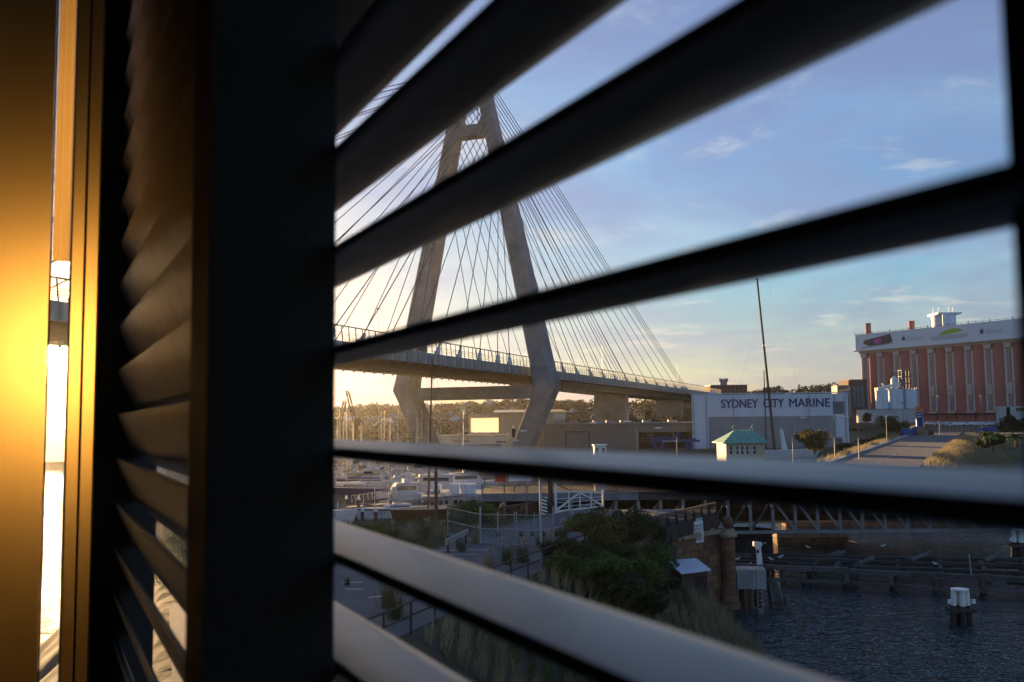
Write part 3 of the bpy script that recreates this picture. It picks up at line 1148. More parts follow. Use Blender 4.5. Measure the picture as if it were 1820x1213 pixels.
szc = ZY(1533, 629, 500)      # top of the cylinders
szt = ZY(1523, 596, 502)      # top of the banner
sil = thing('grain_silos', 'row of tall red silos with painted columns under a white phone banner', 'silos', S(SL / 2, 8, SZ0))
NS = 10
pitch = SL / 9.0
sm, cm = None, None
for i in range(NS):
    a = (i + .67) * pitch
    R_ = pitch * .33
    if sm is None:
        mb = MB()
        c = S(a, R_ * .9, 0)
        mb.lathe(c, [(R_, SZ0 + .3), (R_, szc)], 20)
        sm = mb.build('silo', m_silo, sil, smooth=True, wloc=S(a, 0, 0)).data
    else:
        add_obj('silo', sm, sil, S(a, 0, 0))
    a = (i + .2) * pitch
    r_ = pitch * .085
    if cm is None:
        cm = []
        w0 = S(a, 0, 0)
        zb_ = SZ0 + 5.2
        mb = MB()
        mb.box(S(a, 3.4, (SZ0 + szc) / 2), (pitch * .40, 4.0, szc - SZ0), ax=(su, sv, WZ))
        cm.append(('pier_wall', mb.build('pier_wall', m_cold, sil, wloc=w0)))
        for k in (-1, 0, 1):
            mb = MB()
            mb.lathe(S(a + k * r_ * 2.02, 1.25, 0), [(r_ * 1.0, zb_), (r_ * .95, szc - 2.5)], 10)
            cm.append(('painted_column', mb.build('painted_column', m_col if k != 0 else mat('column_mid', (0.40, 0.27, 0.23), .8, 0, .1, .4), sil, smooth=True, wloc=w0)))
        mb = MB()
        mb.box(S(a, 1.0, szc - 1.5), (pitch * .36, 2.2, 1.6), ax=(su, sv, WZ))
        mb.box(S(a, .9, szc - .45), (pitch * .42, 2.6, .5), ax=(su, sv, WZ))
        cm.append(('capital', mb.build('capital', m_col, sil, wloc=w0)))
        mb = MB()
        mb.box(S(a, .9, zb_ - .5), (pitch * .42, 2.4, .9), ax=(su, sv, WZ))
        cm.append(('column_base', mb.build('column_base', m_col, sil, wloc=w0)))
        mb = MB()
        mb.box(S(a, .9, zb_ - 2.7), (pitch * .40, 2.2, 3.4), ax=(su, sv, WZ))
        cm.append(('plinth', mb.build('plinth', m_silo, sil, wloc=w0)))
    else:
        for nm, o in cm:
            add_obj(nm, o.data, sil, S(a, 0, 0))
    if i >= 4:
        mb = MB()
        q = S(a, .05, SZ0 + (szc - SZ0) * .42)
        mb.box(q, (pitch * .26, .5, 5.0), ax=(su, sv, WZ))
        for k in range(6):
            mb.box(q + su * random.uniform(-.6, .6) + Vector((0, 0, random.uniform(-2, 2))) - sv * .3, (random.uniform(.5, 1), .4, random.uniform(.6, 1.4)), ax=(su, sv, WZ))
        mb.build('relief_panel', m_col, sil)
MB().hexa([S(-.6, -.4, szc), S(SL * 1.12, -.4, szc), S(SL * 1.12, 14, szc), S(-.6, 14, szc),
           S(-.6, -.4, szc + 1.3), S(SL * 1.12, -.4, szc + 1.3), S(SL * 1.12, 14, szc + 1.3), S(-.6, 14, szc + 1.3)]).build('cornice', m_col, sil)
MB().hexa([S(-1.6, -1.4, szc + 1.32), S(SL * 1.12, -1.4, szc + 1.32), S(SL * 1.12, 15, szc + 1.32), S(-1.6, 15, szc + 1.32),
           S(-1.6, -1.4, szt), S(SL * 1.12, -1.4, szt), S(SL * 1.12, 15, szt), S(-1.6, 15, szt)]).build('banner_box', m_ban, sil)
MB().hexa([S(-2.4, -2.0, szc + 1.0), S(SL * 1.12, -2.0, szc + 1.0), S(SL * 1.12, -1.41, szc + 1.0), S(-2.4, -1.41, szc + 1.0),
           S(-2.4, -2.0, szc + 1.5), S(SL * 1.12, -2.0, szc + 1.5), S(SL * 1.12, -1.41, szc + 1.5), S(-2.4, -1.41, szc + 1.5)]).build('walkway_ledge', m_col, sil)
mb = MB()
mb.bar(S(-2, -1.5, szt + .5), S(SL * 1.1, -1.5, szt + .5), .12)
for k in range(28):
    a = -1.8 + k * SL * 1.1 / 27
    mb.bar(S(a, -1.5, szt), S(a, -1.5, szt + (.9 if k % 3 else 1.1)), .25 if k % 3 == 0 else .12)
mb.build('roof_rail', m_dark, sil)
MB().box(S(SL / 2, -1.2, SZ0 + 3.8), (SL * 1.1, .5, .5), ax=(su, sv, WZ)).build('base_band', m_dark, sil)
MB().box(S(SL / 2, -1.1, SZ0 + .5), (SL * 1.1, .6, 1.0), ax=(su, sv, WZ)).build('base_kerb', m_silo, sil)
# roof chimneys and headhouse
for px, w_, py in ((1548.5, 9, 575), (1627, 9.5, 571)):
    q = fp(px, 596, 497 - (px - 1533) * .26)
    h = 130 * .0 + ZY(px, py, q.y) - szt
    mb = MB()
    mb.lathe((q.x, q.y + 4, szt), [(1.45, 0), (1.45, h), (1.6, h), (1.6, h + .4), (0, h + .4)], 14)
    mb.build('roof_stack', m_silo, sil)
q = fp(1686, 580, 458)
mb = MB()
h = ZY(1686, 556, 458) - szt
mb.lathe((q.x, q.y + 5, szt), [(5.6, 0), (5.6, h * .9)], 20)
hh = mb.build('headhouse', m_ban, sil, smooth=True)
MB().box((q.x + .6, q.y + 5, szt + h * .95), (11.6, 11.6, h * .12)).build('headhouse_roof', m_ban, hh)
MB().box((q.x - 2.5, q.y - .6, szt + h * .45), (1.6, 1.4, h * .9)).build('headhouse_fin', m_white, hh)
mb = MB()
for dx in (-6, -3.5, 1.5, 3.5):
    mb.tube([(q.x + dx, q.y + 3, szt + h), (q.x + dx + .4, q.y + 3, szt + h + 3)], .09, 4)
mb.build('antenna', m_steel, hh)
# banner print: two phones lying flat, apple marks, lettering
fz = szc + 1.35
bh = szt - fz


def bpt(u, w, d=-1.46):
    """u in metres along the banner, w 0..1 up the banner"""
    return S(u, d, fz + bh * w)


def ban_poly(pts, m, name, d=-1.46, parent=sil):
    vs = [bpt(u, w, d) for u, w in pts] + [bpt(u, w, d + .03) for u, w in pts]
    n = len(pts)
    mb = MB().add(vs, [tuple(range(n)), tuple(reversed(range(n, 2 * n)))] + [(i, i + n, (i + 1) % n + n, (i + 1) % n) for i in range(n)])
    return mb.build(name, m, parent)


m_phone = mat('phone_dark', (0.05, 0.045, 0.055), .5, 0, .1, 1)
m_pink = mat('phone_pink', (0.45, 0.06, 0.32), .5, 0, .3, 1.5)
m_lime = mat('leaf_lime', (0.30, 0.48, 0.05), .5, 0, .15, 1)
m_silver = mat('print_grey', (0.42, 0.47, 0.53), .5, 0, .05, 1)
m_print = mat('print_dark', (0.06, 0.07, 0.10), .5, 0, .05, 1)
m_palepr = mat('print_pale_text', (0.36, 0.40, 0.46), .5, 0, .05, 1)
U = SL / 293.0 * 1.0
ub = lambda px: (px - 1533) * SL / 293.0 * (1.13 - (px - 1533) * .00045)
ban_poly([(ub(1542), .42), (ub(1546), .62), (ub(1593), .86), (ub(1597), .42), (ub(1592), .30), (ub(1556), .22)], m_phone, 'printed_phone')
ban_poly([(ub(1540), .22), (ub(1597), .36), (ub(1598), .26), (ub(1541), .12)], m_silver, 'printed_phone_edge')
ban_poly([(ub(1569) + 2.6 * math.cos(k * .524), .50 + .16 * math.sin(k * .524)) for k in range(12)], m_pink, 'printed_bloom', -1.50)
ban_poly([(ub(1664), .36), (ub(1668), .46), (ub(1732), .50), (ub(1734), .36), (ub(1728), .26), (ub(1668), .22)], m_silver, 'printed_phone')
ban_poly([(ub(1678), .50), (ub(1690), .72), (ub(1706), .82), (ub(1718), .78), (ub(1724), .66), (ub(1708), .56), (ub(1690), .50)], m_lime, 'printed_leaf', -1.50)
for px, cx in ((1617, 0), (1757, 0)):
    u0 = ub(px)
    r = 1.1
    pts = []
    for k in range(16):
        a = k * math.pi / 8
        rr = r * (1 - .12 * (abs(math.cos(a)) < .2)) * (1 if not (k in (15, 0, 1)) else .72)
        pts.append((u0 + rr * math.cos(a), .50 + rr * math.sin(a) / bh))
    ban_poly(pts, m_print, 'printed_apple')
    ban_poly([(u0 - .05, .5 + 1.15 / bh), (u0 + .1, .5 + 1.55 / bh), (u0 + .55, .5 + 1.75 / bh), (u0 + .4, .5 + 1.3 / bh)], m_print, 'printed_apple_leaf')
    q = bpt(u0 + 1.9, .36)
    text_part('printed_name', 'iPhone 6', m_palepr, sil, q, su, (0, 0, 1), 1.9, .02, 0, width=ub(px + 29) - ub(px))

# ---- three white cement tanks
m_tank = mat('tank_white', (0.58, 0.66, 0.74), .55, 0, .10, .4, streak=True)
YT = 410.0
for k, (p0_, p1_, py) in enumerate(((1562, 1584, 695), (1585.5, 1612, 694), (1613, 1636, 696))):
    lb = ['left', 'middle', 'right'][k]
    xa, xb = XZ(p0_, YT), XZ(p1_, YT)
    z1_ = ZY(1600, py, YT)
    zb_ = ZY(1600, 727, YT)
    t = thing('cement_tank', 'white cylindrical tank, the %s one of three before the silos' % lb, 'tank', ((xa + xb) / 2, YT + 3, zb_), 'white tanks before the silos')
    r_ = (xb - xa) / 2
    MB().lathe(((xa + xb) / 2, YT + r_, 0), [(r_, zb_), (r_, z1_)], 22).build('shell', m_tank, t, smooth=True)
    MB().lathe(((xa + xb) / 2, YT + r_, 0), [(r_ + .12, z1_), (r_ + .12, z1_ + .3), (r_ * .3, z1_ + 1.0), (0, z1_ + 1.0)], 22).build('lid', m_tank, t)
    mb = MB()
    for a in range(14):
        an = a * 2 * math.pi / 14
        mb.tube([((xa + xb) / 2 + r_ * math.cos(an), YT + r_ + r_ * math.sin(an), z1_ + .3), ((xa + xb) / 2 + r_ * math.cos(an), YT + r_ + r_ * math.sin(an), z1_ + 1.5)], .06, 4)
    mb.build('guard_rail', m_steel, t)
    if k == 0:
        mb = MB()
        mb.bar(((xa + xb) / 2 - 2, YT + 2, z1_ + 1), ((xa + xb) / 2 + 8, YT + 2, z1_ + 3.2), 1.1)
        mb.bar(((xa + xb) / 2, YT + 2, z1_ + 3.2), ((xa + xb) / 2 + 3, YT + 2, z1_ + 1), .6)
        mb.build('conveyor', m_white, t)
    if k == 1:
        mb = MB()
        cx = (xa + xb) / 2 + 2
        for dx, dy in ((-1.6, -1.6), (1.6, -1.6), (1.6, 1.6), (-1.6, 1.6)):
            mb.bar((cx + dx + 2, YT + r_ + dy, z1_ + .5), (cx + dx + 2, YT + r_ + dy, z1_ + 9), .35)
        for zz in (3, 6, 8.6):
            mb.box((cx + 2, YT + r_, z1_ + zz), (3.8, 3.8, .25))
        mb.build('lift_frame', m_shedd, t)
        MB().lathe((cx - 2.2, YT + r_, z1_ + .8), [(1.6, 0), (1.6, 4.2), (.2, 5.4)], 12).build('dust_filter', m_tank, t)
t = thing('tank_plinth_wall', 'pale concrete wall under the white tanks', 'wall', (XZ(1590, YT - 1), YT - 1, 6))
facebox(MB(), 1536, 727.2, 1640, 752, YT - .5, 9).build('wall', mat('plinth_conc', (.42, .43, .42), .85, 0, .15, .3), t)
facebox(MB(), 1536, 726.4, 1640, 728.2, YT - .8, .5).build('coping', m_conc, t)
t = thing('hoist_canopy', 'small dark canopy fixed high on the silo wall above the tanks', 'canopy', S(pitch * 2.6, -2, 20))
MB().box(S(pitch * 2.65, -2.4, SZ0 + (szc - SZ0) * .68), (7, 4.5, .5), ax=(su, sv, WZ)).build('roof', m_shedd, t)
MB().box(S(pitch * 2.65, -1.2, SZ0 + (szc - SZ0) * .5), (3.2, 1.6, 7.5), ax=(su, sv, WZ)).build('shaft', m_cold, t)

# ================================================================== near bank and old road
m_bank = mat('bank_soil', (0.055, 0.050, 0.032), 0.95, 0, 0.4, 0.7, 0.4, 3)
m_asph = mat('old_asphalt', (0.085, 0.088, 0.098), 0.9, 0, 0.28, 0.5, 0.2, 12)
m_line = mat('worn_line_paint', (0.50, 0.50, 0.50), 0.7, 0, 0.4, 2.5)
RZ = 6.0


def g2(px, py, z=RZ):
    p = G(px, py, z)
    return (p.x, p.y)


ED_R = [(-8.0, 17.0), (-3.9, 28.6), (-0.2, 39.0), (6.3, 54.0), (13.9, 66.6)]
LAND_TOP = [(-5.4, 15), (-14.4, 40), (-20.5, 57), (-14, 63.0), (-5, 64.5), (1.0, 66.0), (3.0, 70.0), (9.4, 70.0), (8.8, 61.0), (7.4, 57.5)] + [(x + .35, y) for x, y in reversed(ED_R[:4])]


def poly_dist(x, y, poly):
    inside = False
    best = 1e9
    n = len(poly)
    for i in range(n):
        x0, y0 = poly[i]
        x1, y1 = poly[(i + 1) % n]
        if (y0 > y) != (y1 > y) and x < (x1 - x0) * (y - y0) / (y1 - y0) + x0:
            inside = not inside
        dx, dy = x1 - x0, y1 - y0
        t = max(0, min(1, ((x - x0) * dx + (y - y0) * dy) / (dx * dx + dy * dy)))
        best = min(best, math.hypot(x - x0 - t * dx, y - y0 - t * dy))
    return -best if inside else best


def bank_h(x, y):
    d = poly_dist(x, y, LAND_TOP)
    if d <= 0:
        return RZ - .06
    right = x > np.interp(y, [p[1] for p in ED_R], [p[0] for p in ED_R])
    if y > 68:
        k = 3.0
    elif right:
        k = 0.8 + 2.2 * smooth(51, 56, y) + 4.0 * smooth(58.5, 61, y)
        apron = 1.55 - .75 * max(0, d - 2.9) + .25 * noise.noise(Vector((x * .5, y * .5, 7)))
        apron = apron - 6 * smooth(59.5, 61.5, y) - 4 * (1 - smooth(46, 51, y))
        return max(-2.5, RZ - .06 - k * d + 0.4 * noise.noise(Vector((x * .35, y * .35, 3))) * min(1, d * .5), apron)
    else:
        k = 0.9
    z = RZ - .06 - k * d + 0.5 * noise.noise(Vector((x * .35, y * .35, 3))) * min(1, d * .5)
    return max(-2.5, z)


def build_bank():
    xs = np.arange(-44, 26.1, 0.7)
    ys = np.arange(16, 78.1, 0.7)
    nx, ny = len(xs), len(ys)
    v = np.array([(x, y, bank_h(x, y)) for y in ys for x in xs])
    f = np.array([(j * nx + i, j * nx + i + 1, (j + 1) * nx + i + 1, (j + 1) * nx + i) for j in range(ny - 1) for i in range(nx - 1)])
    o = np_mesh('bank', v, f, m_bank)
    tag(o, kind='structure')


build_bank()
road_poly = [(-6.0, 17.5), (-12.4, 35), g2(600, 1006), g2(770, 978), g2(845, 950), g2(935, 925), (3.0, 67.5), (4.2, 70.1), (14.5, 70.1)] + [(x, y) for x, y in reversed(ED_R)]
tag(MB().prism(road_poly, RZ - .25, RZ).build('road', m_asph), kind='structure')


def paint_line(a, b_, w, name='painted_line'):
    a, b_ = Vector((*a, RZ + .005)), Vector((*b_, RZ + .005))
    d = (b_ - a).normalized()
    x = Vector((-d.y, d.x, 0)) * w / 2
    o = MB().add([a - x, b_ - x, b_ + x, a + x], [(0, 1, 2, 3)]).build(name, m_line)
    tag(o, kind='structure')


for (p, q) in (((780, 979), (878, 976.5)), ((790, 986), (850, 985)), ((607, 1036), (645, 1035)), ((612, 1047.5), (646, 1047.5)), ((655, 1063), (690, 1058)), ((880, 970), (925, 968))):
    paint_line(g2(*p), g2(*q), .11)
for k in range(5):                       # faded centre line along the road
    t0, t1 = k / 5, k / 5 + .14
    a, b_ = Vector(g2(960, 945)), Vector(g2(1140, 905.5))
    paint_line(a.lerp(b_, t0), a.lerp(b_, t1), .09)

m_iron = mat('old_iron', (0.045, 0.035, 0.032), 0.75, 0.2, 0.35, 2.0)
m_rust = mat('rusty_brown', (0.10, 0.055, 0.038), 0.85, 0, 0.35, 1.5)
m_galv = mat('galv_fence', (0.33, 0.35, 0.37), 0.5, 0.5, 0.15, 3)
m_gatew = mat('gate_white', (0.72, 0.71, 0.69), 0.6, 0, 0.18, 2.5)
m_timber = mat('weathered_timber', (0.05, 0.042, 0.038), 0.92, 0, 0.4, 2.2, 0.4, 9, rand=.35, stretch=(.35, 1.5, 1.5))
m_grey_tim = mat('grey_timber', (0.105, 0.098, 0.095), 0.92, 0, 0.35, 2.2, 0.4, 9, rand=.25, stretch=(.35, 1.5, 1.5))


def lattice(mb, a, b_, z0, z1, step, w, th=.02):
    """diagonal lattice bars in the upright plane a-b"""
    a, b_ = Vector((a[0], a[1], 0)), Vector((b_[0], b_[1], 0))
    L_ = (b_ - a).length
    d = (b_ - a) / L_
    nrm = Vector((-d.y, d.x, 0))
    h = z1 - z0
    x = -h
    while x < L_:
        for s in (1, -1):
            x0, x1 = x, x + h
            lo, hi = max(x0, 0), min(x1, L_)
            if hi - lo > .02:
                f0, f1 = (lo - x0) / h, (hi - x0) / h
                if s < 0:
                    f0, f1 = 1 - f0, 1 - f1
                mb.bar(a + d * lo + nrm * (.012 * s) + Vector((0, 0, z0 + h * f0)), a + d * hi + nrm * (.012 * s) + Vector((0, 0, z0 + h * f1)), th, w, up=nrm)
        x += step
    return mb


def parapet(pts, zr, h, label, m_l, post_step=1.45, girder=True, cat='parapet'):
    a, b_ = Vector((*pts[0], 0)), Vector((*pts[1], 0))
    L_ = (b_ - a).length
    d = (b_ - a) / L_
    nrm = Vector((d.y, -d.x, 0))
    t = thing('lattice_parapet', label, cat, a.lerp(b_, .5) + Vector((0, 0, zr)))
    n = max(2, round(L_ / post_step))
    MB().bar(a + Vector((0, 0, zr + h)), b_ + Vector((0, 0, zr + h)), .16, .10).build('top_rail', m_rust, t)
    MB().bar(a + Vector((0, 0, zr + .06)), b_ + Vector((0, 0, zr + .06)), .12, .10).build('bottom_rail', m_iron, t)
    for i in range(n):
        p, q = a.lerp(b_, i / n), a.lerp(b_, (i + 1) / n)
        mb = MB()
        lattice(mb, p + d * .07, q - d * .07, zr + .11, zr + h - .05, .20, .026)
        mb.build('lattice_panel', m_l, t)
        if girder:
            MB().bar(p + nrm * .16 + d * .02 + Vector((0, 0, zr - .45)), q + nrm * .16 - d * .02 + Vector((0, 0, zr - .45)), .12, .8).build('girder_plate', m_iron, t)
    for i in range(n + 1):
        p = a.lerp(b_, i / n)
        mb = MB()
        mb.bar(p + Vector((0, 0, zr - .05)), p + Vector((0, 0, zr + h + .04)), .11)
        if girder:
            mb.bar(p + nrm * .26 + Vector((0, 0, zr - .85)), p + nrm * .06 + Vector((0, 0, zr + .5)), .09)
        mb.build('post', m_iron, t)
    return t


parapet((ED_R[3], ED_R[4]), RZ, .72, 'dark iron lattice parapet along the right side of the old road', m_iron)
parapet((g2(884, 927), (2.4, 68.6)), RZ, .85, 'rusty lattice parapet on the left side of the old road by the round bush', m_rust, girder=False)

# pipe railing along the nearer road edge
t = thing('pipe_railing', 'thin black pipe railing along the grassy road edge', 'railing', (-2, 35, RZ))
pr = [Vector((x, y, RZ)) for x, y in ED_R[1:4]]
pr = [Vector((-9.5, 14.0, RZ))] + pr
for z in (.92, .5):
    MB().tube([p + Vector((.05, 0, z)) for p in pr], .035, 6).build('rail', m_iron, t)
for i in range(len(pr) - 1):
    n = max(2, round((pr[i + 1] - pr[i]).length / 1.9))
    for k in range(n):
        p = pr[i].lerp(pr[i + 1], k / n)
        MB().tube([p + Vector((.05, 0, -.3)), p + Vector((.05, 0, .95))], .04, 6).build('post', m_iron, t)

# white swing gate
ga, gb = Vector((*g2(988, 913.5), RZ)), Vector((*g2(1072, 904), RZ))
t = thing('road_gate', 'white timber gate with diagonal braces closing the old road', 'gate', ga)
up = Vector((0, 0, 1))
hL, hR = 1.55, 1.15
for nm, a, b_, w in (('gate_post', ga + up * .0, ga + up * 2.1, .17), ('end_stile', gb + up * .1, gb + up * (hR + .2), .13),
                     ('top_rail', ga + up * hL, gb + up * hR, .11), ('bottom_rail', ga + up * .15, gb + up * .15, .11),
                     ('brace', ga + up * .2, ga.lerp(gb, .5) + up * 1.32, .10), ('brace', ga.lerp(gb, .5) + up * 1.3, gb + up * .2, .10),
                     ('stile', ga.lerp(gb, .27) + up * .15, ga.lerp(gb, .27) + up * 1.43, .09), ('stile', ga.lerp(gb, .5) + up * .15, ga.lerp(gb, .5) + up * 1.33, .09),
                     ('stile', ga.lerp(gb, .74) + up * .15, ga.lerp(gb, .74) + up * 1.22, .09),
                     ('mid_rail', ga + up * .45, gb + up * .4, .035), ('mid_rail', ga + up * .75, gb + up * .62, .035), ('mid_rail', ga + up * 1.05, gb + up * .84, .035)):
    MB().bar(a, b_, w).build(nm, m_gatew, t)
MB().bar(ga + up * 2.05, ga.lerp(gb, .95) + up * .35, .05).build('tie_rod', m_iron, t)
p = Vector((*g2(979, 913), RZ))
o = MB().tube([p + up * -.2, p + up * 1.5, p + up * 2.6, p + up * 2.75], [.19, .18, .17, .05], 9).build('timber_post', m_rust, wloc=p)
tag(o, 'stout brown timber post beside the white gate', 'post')

# chain-link fence with double gates across the road
t = thing('chainlink_fence', 'grey chain-link fence with double gates across the old road', 'fence', Vector((*g2(900, 970), RZ)))
posts = [(796, 951, 1.5), (854, 967, 1.95), (885, 968, 1.7), (915, 968, 1.7), (918.5, 968.5, 1.7), (950, 970, 1.7), (984, 967, 1.95)]
fp_ = [Vector((*g2(x, y), RZ)) for x, y, h in posts]
for p, (x, y, h) in zip(fp_, posts):
    MB().tube([p + up * -.1, p + up * h], .05 if h > 1.8 else .03, 7).build('post', m_galv, t)
for i in range(len(fp_) - 1):
    if i == 3:
        continue
    for z in (.06, .8, 1.55):
        MB().tube([fp_[i] + up * z, fp_[i + 1] + up * z], .024, 5).build('rail', m_galv, t)
    mb = MB()
    a, b_ = fp_[i], fp_[i + 1]
    lattice(mb, a, b_, RZ + .08, RZ + 1.5, .30, .005, .005)
    mb.build('wire_mesh', m_galv, t, kind='stuff')
end = Vector((*g2(1048, 944), RZ))
MB().tube([fp_[-1] + up * 1.55, end + up * 1.5], .024, 5).build('rail', m_galv, t)
MB().tube([fp_[-1] + up * .8, end + up * .75], .024, 5).build('rail', m_galv, t)
MB().tube([end, end + up * 1.6], .04, 6).build('post', m_galv, t)
MB().tube([fp_[-1].lerp(end, .5), fp_[-1].lerp(end, .5) + up * 1.55], .03, 6).build('post', m_galv, t)
p = Vector((*g2(1082, 951), RZ))
o = MB().tube([p, p + up * 1.15], [.06, .06], 8).build('bollard', m_iron, wloc=p)
o.data.materials[0] = m_iron
tag(o, 'short black bollard standing by the railing among the shrubs', 'bollard')

# hazard marker pole, in front of the fence
p = Vector((*g2(962, 1000), RZ))
t = thing('hazard_marker', 'tall grey pole carrying a black and white striped marker board', 'marker', p)
MB().tube([p + up * -.3, p + up * 4.0], .055, 8).build('pole', m_galv, t)
q = P(967, 884, p.y - .07)
zt_, zb_ = q.z, P(967, 914, p.y).z
bw = .26
MB().box((p.x + .18, p.y - .07, (zt_ + zb_) / 2), (bw, .02, zt_ - zb_)).build('board', m_white, t)
for k in range(5):
    z0 = zb_ + (zt_ - zb_) * (k / 5 + .0)
    h = (zt_ - zb_) / 5
    x0, x1 = p.x + .18 - bw / 2, p.x + .18 + bw / 2
    MB().add([(x0, p.y - .083, z0 + h * .55), (x1, p.y - .083, z0), (x1, p.y - .083, z0 + h * .5), (x0, p.y - .083, z0 + h * 1.0)], [(0, 1, 2, 3)]).build('stripe', m_dark, t)

# guard rail stub at the verge
t = thing('guard_rail', 'short grey steel guard rail at the grassy verge left of the fence', 'guard rail', Vector((*g2(835, 975), RZ)))
a, b_ = Vector((*g2(792, 985), RZ)), Vector((*g2(832, 965), RZ))
MB().bar(a + up * .55, b_ + up * .6, .06, .3).build('beam', m_galv, t)
for k in (.1, .5, .9):
    MB().bar(a.lerp(b_, k), a.lerp(b_, k) + up * .55, .1).build('post', m_timber, t)

# ================================================================== sandstone abutment
m_stone = mat('sandstone', (0.20, 0.105, 0.06), 0.92, 0, 0.45, 1.6, 0.5, 8, rand=.3)
m_stonep = mat('pale_sandstone', (0.36, 0.27, 0.19), 0.92, 0, 0.35, 1.6, 0.5, 8, rand=.15)
ab = thing('stone_abutment', 'brown sandstone bridge abutment with a ball-topped corner pier', 'abutment', (12.8, 64.5, 0))
aw0, aw1 = Vector((10.0, 60.6, 0)), Vector((13.8, 64.8, 0))
dW = (aw1 - aw0).normalized()
nW = Vector((dW.y, -dW.x, 0))
MB().hexa([aw0 + nW * -.05 + up * -1, aw1 + nW * -.05 + up * -1, aw1 - nW * 5 + up * -1, aw0 - nW * 5 + up * -1,
           aw0 + nW * -.05 + up * 4.95, aw1 + nW * -.05 + up * 4.95, aw1 - nW * 5 + up * 4.95, aw0 - nW * 5 + up * 4.95]).build('core', mat('mortar', (.09, .06, .04), .95), ab)
LW = (aw1 - aw0).length
ch = .45
for r_ in range(11):
    x = -.3 if r_ % 2 else 0
    while x < LW - .1:
        l = random.uniform(.75, 1.15)
        a, b_ = max(0, x), min(LW, x + l)
        if b_ - a > .15:
            pr_ = random.uniform(.0, .07)
            c = aw0 + dW * ((a + b_) / 2) + nW * (pr_ - .12) + up * (r_ * ch + ch / 2)
            MB().box(c, (b_ - a - .03, .3, ch - .03), ax=(dW, nW, up)).build('stone', m_stone, ab)
        x += l
cp = Vector((14.2, 64.4, 0))
for r_ in range(10):
    rr = .46 if r_ > 1 else (.72 - r_ * .12)
    z0 = r_ * .46
    MB().lathe(cp, [(0, z0 + .01), (rr - .03, z0 + .01), (rr, z0 + .04), (rr, z0 + .43), (rr - .03, z0 + .455), (0, z0 + .455)], 12).build('pier_drum', m_stone, ab)
MB().lathe(cp, [(.4, 4.6), (.62, 4.68), (.64, 4.85), (.5, 4.95), (.45, 5.2), (.0, 5.2)], 14).build('pier_cap', m_stonep, ab)
MB().lathe(cp + up * 5.2, [(.2, 0), (.22, .1)] + [(.40 * math.sin(a), .45 - .40 * math.cos(a)) for a in np.linspace(.5, math.pi, 9)], 14).build('ball_finial', m_stone, ab, smooth=True)
MB().box(aw0.lerp(aw1, .5) + nW * .05 + up * 5.02, (LW, .5, .22), ax=(dW, nW, up)).build('coping', m_stonep, ab)
# bearing frame below the parapet
for k in range(5):
    p = Vector(( *ED_R[3], 0)).lerp(Vector((*ED_R[4], 0)), .55 + k * .11)
    mb = MB()
    mb.bar(p + up * 4.9 + nW * .1, p + up * 5.3, .2)
    mb.build('bearing', m_iron, ab)

# notice board and hatch hung under the parapet
sg = P(1241, 946, 62.4)
t = thing('notice_board', 'white notice board with lines of dark lettering below the parapet', 'sign', sg)
sx, sz = Vector((.97, .22, .12)).normalized(), Vector((-.03, 0, 1)).normalized()
sn = sx.cross(sz)
w_, h_ = .70, 1.36
MB().box(sg, (w_, .04, h_), ax=(sx, -sn, sz)).build('board', m_white, t)
MB().box(sg + sz * (h_ / 2 + .10) + sx * .1, (w_ * .6, .035, .2), ax=(sx, -sn, sz)).build('upper_board', m_white, t)
m_txt = mat('notice_ink', (0.10, 0.11, 0.14), .7, 0, .1, 3)
for k, (row, wd) in enumerate((('CAUTION', .34), ('OPENING SPAN', .56), ('KEEP OUT OF', .52), ('THIS AREA', .42), ('DO NOT CLIMB', .55), ('ON BRIDGE', .5))):
    z = h_ / 2 + .05 if k == 0 else h_ / 2 - .12 - k * .215
    text_part('lettering', row, m_txt, t, sg + sz * z + sx * (.1 if k == 0 else 0) + sn * .03, sx, sz, .12, .003, .01, width=wd, center=True)
hp = P(1212, 957, 61.8)
o = MB().box(hp, (.75, .06, 1.35), .2).build('timber_hatch', mat('ochre_ply', (.13, .10, .035), .85, 0, .3, 1.2), wloc=hp)
tag(o, 'ochre plywood hatch under the parapet left of the notice board', 'hatch')

# small hut with a pale metal roof
hb = Vector((10.4, 57.6, 0))
t = thing('brick_hut', 'small dark brick hut with a pale sloping metal roof below the abutment', 'hut', hb)
m_hut = mat('hut_brick', (0.10, 0.065, 0.055), .9, 0, .3, 3)
m_roofp = mat('pale_roof', (0.55, 0.62, 0.72), .5, .1, .1, 2)
hz = 4.0
rz_ = .25
cx, sx_ = math.cos(rz_), math.sin(rz_)
ax = (Vector((cx, sx_, 0)), Vector((-sx_, cx, 0)), up)
MB().hexa([hb + ax[0] * x + ax[1] * y + up * z for x, y, z in ((-.85, -.75, .5), (.75, -.75, .5), (.75, .9, .5), (-.85, .9, .5), (-.85, -.75, hz - .5), (.75, -.75, hz - .35), (.75, .9, hz - .02), (-.85, .9, hz - .1))]).build('wall', m_hut, t)
MB().hexa([hb + ax[0] * x + ax[1] * y + up * z for x, y, z in ((-1.0, -.95, hz - .5), (.9, -.95, hz - .38), (.9, 1.05, hz + .02), (-1.0, 1.05, hz - .05), (-1.0, -.95, hz - .42), (.9, -.95, hz - .30), (.9, 1.05, hz + .10), (-1.0, 1.05, hz + .03))]).build('roof', m_roofp, t)
for k in range(6):
    a = hb + ax[0] * (-.9 + k * .34) + ax[1] * -.97 + up * (hz - .44 + k * .022)
    b_ = hb + ax[0] * (-.9 + k * .34) + ax[1] * 1.05 + up * (hz + .04 + k * .012)
    MB().bar(a, b_, .03).build('roof_seam', m_roofp, t)
MB().box(hb + ax[0] * .3 + ax[1] * -.77 + up * 2.3, (.75, .06, 2.0), ax=ax).build('door', m_iron, t)

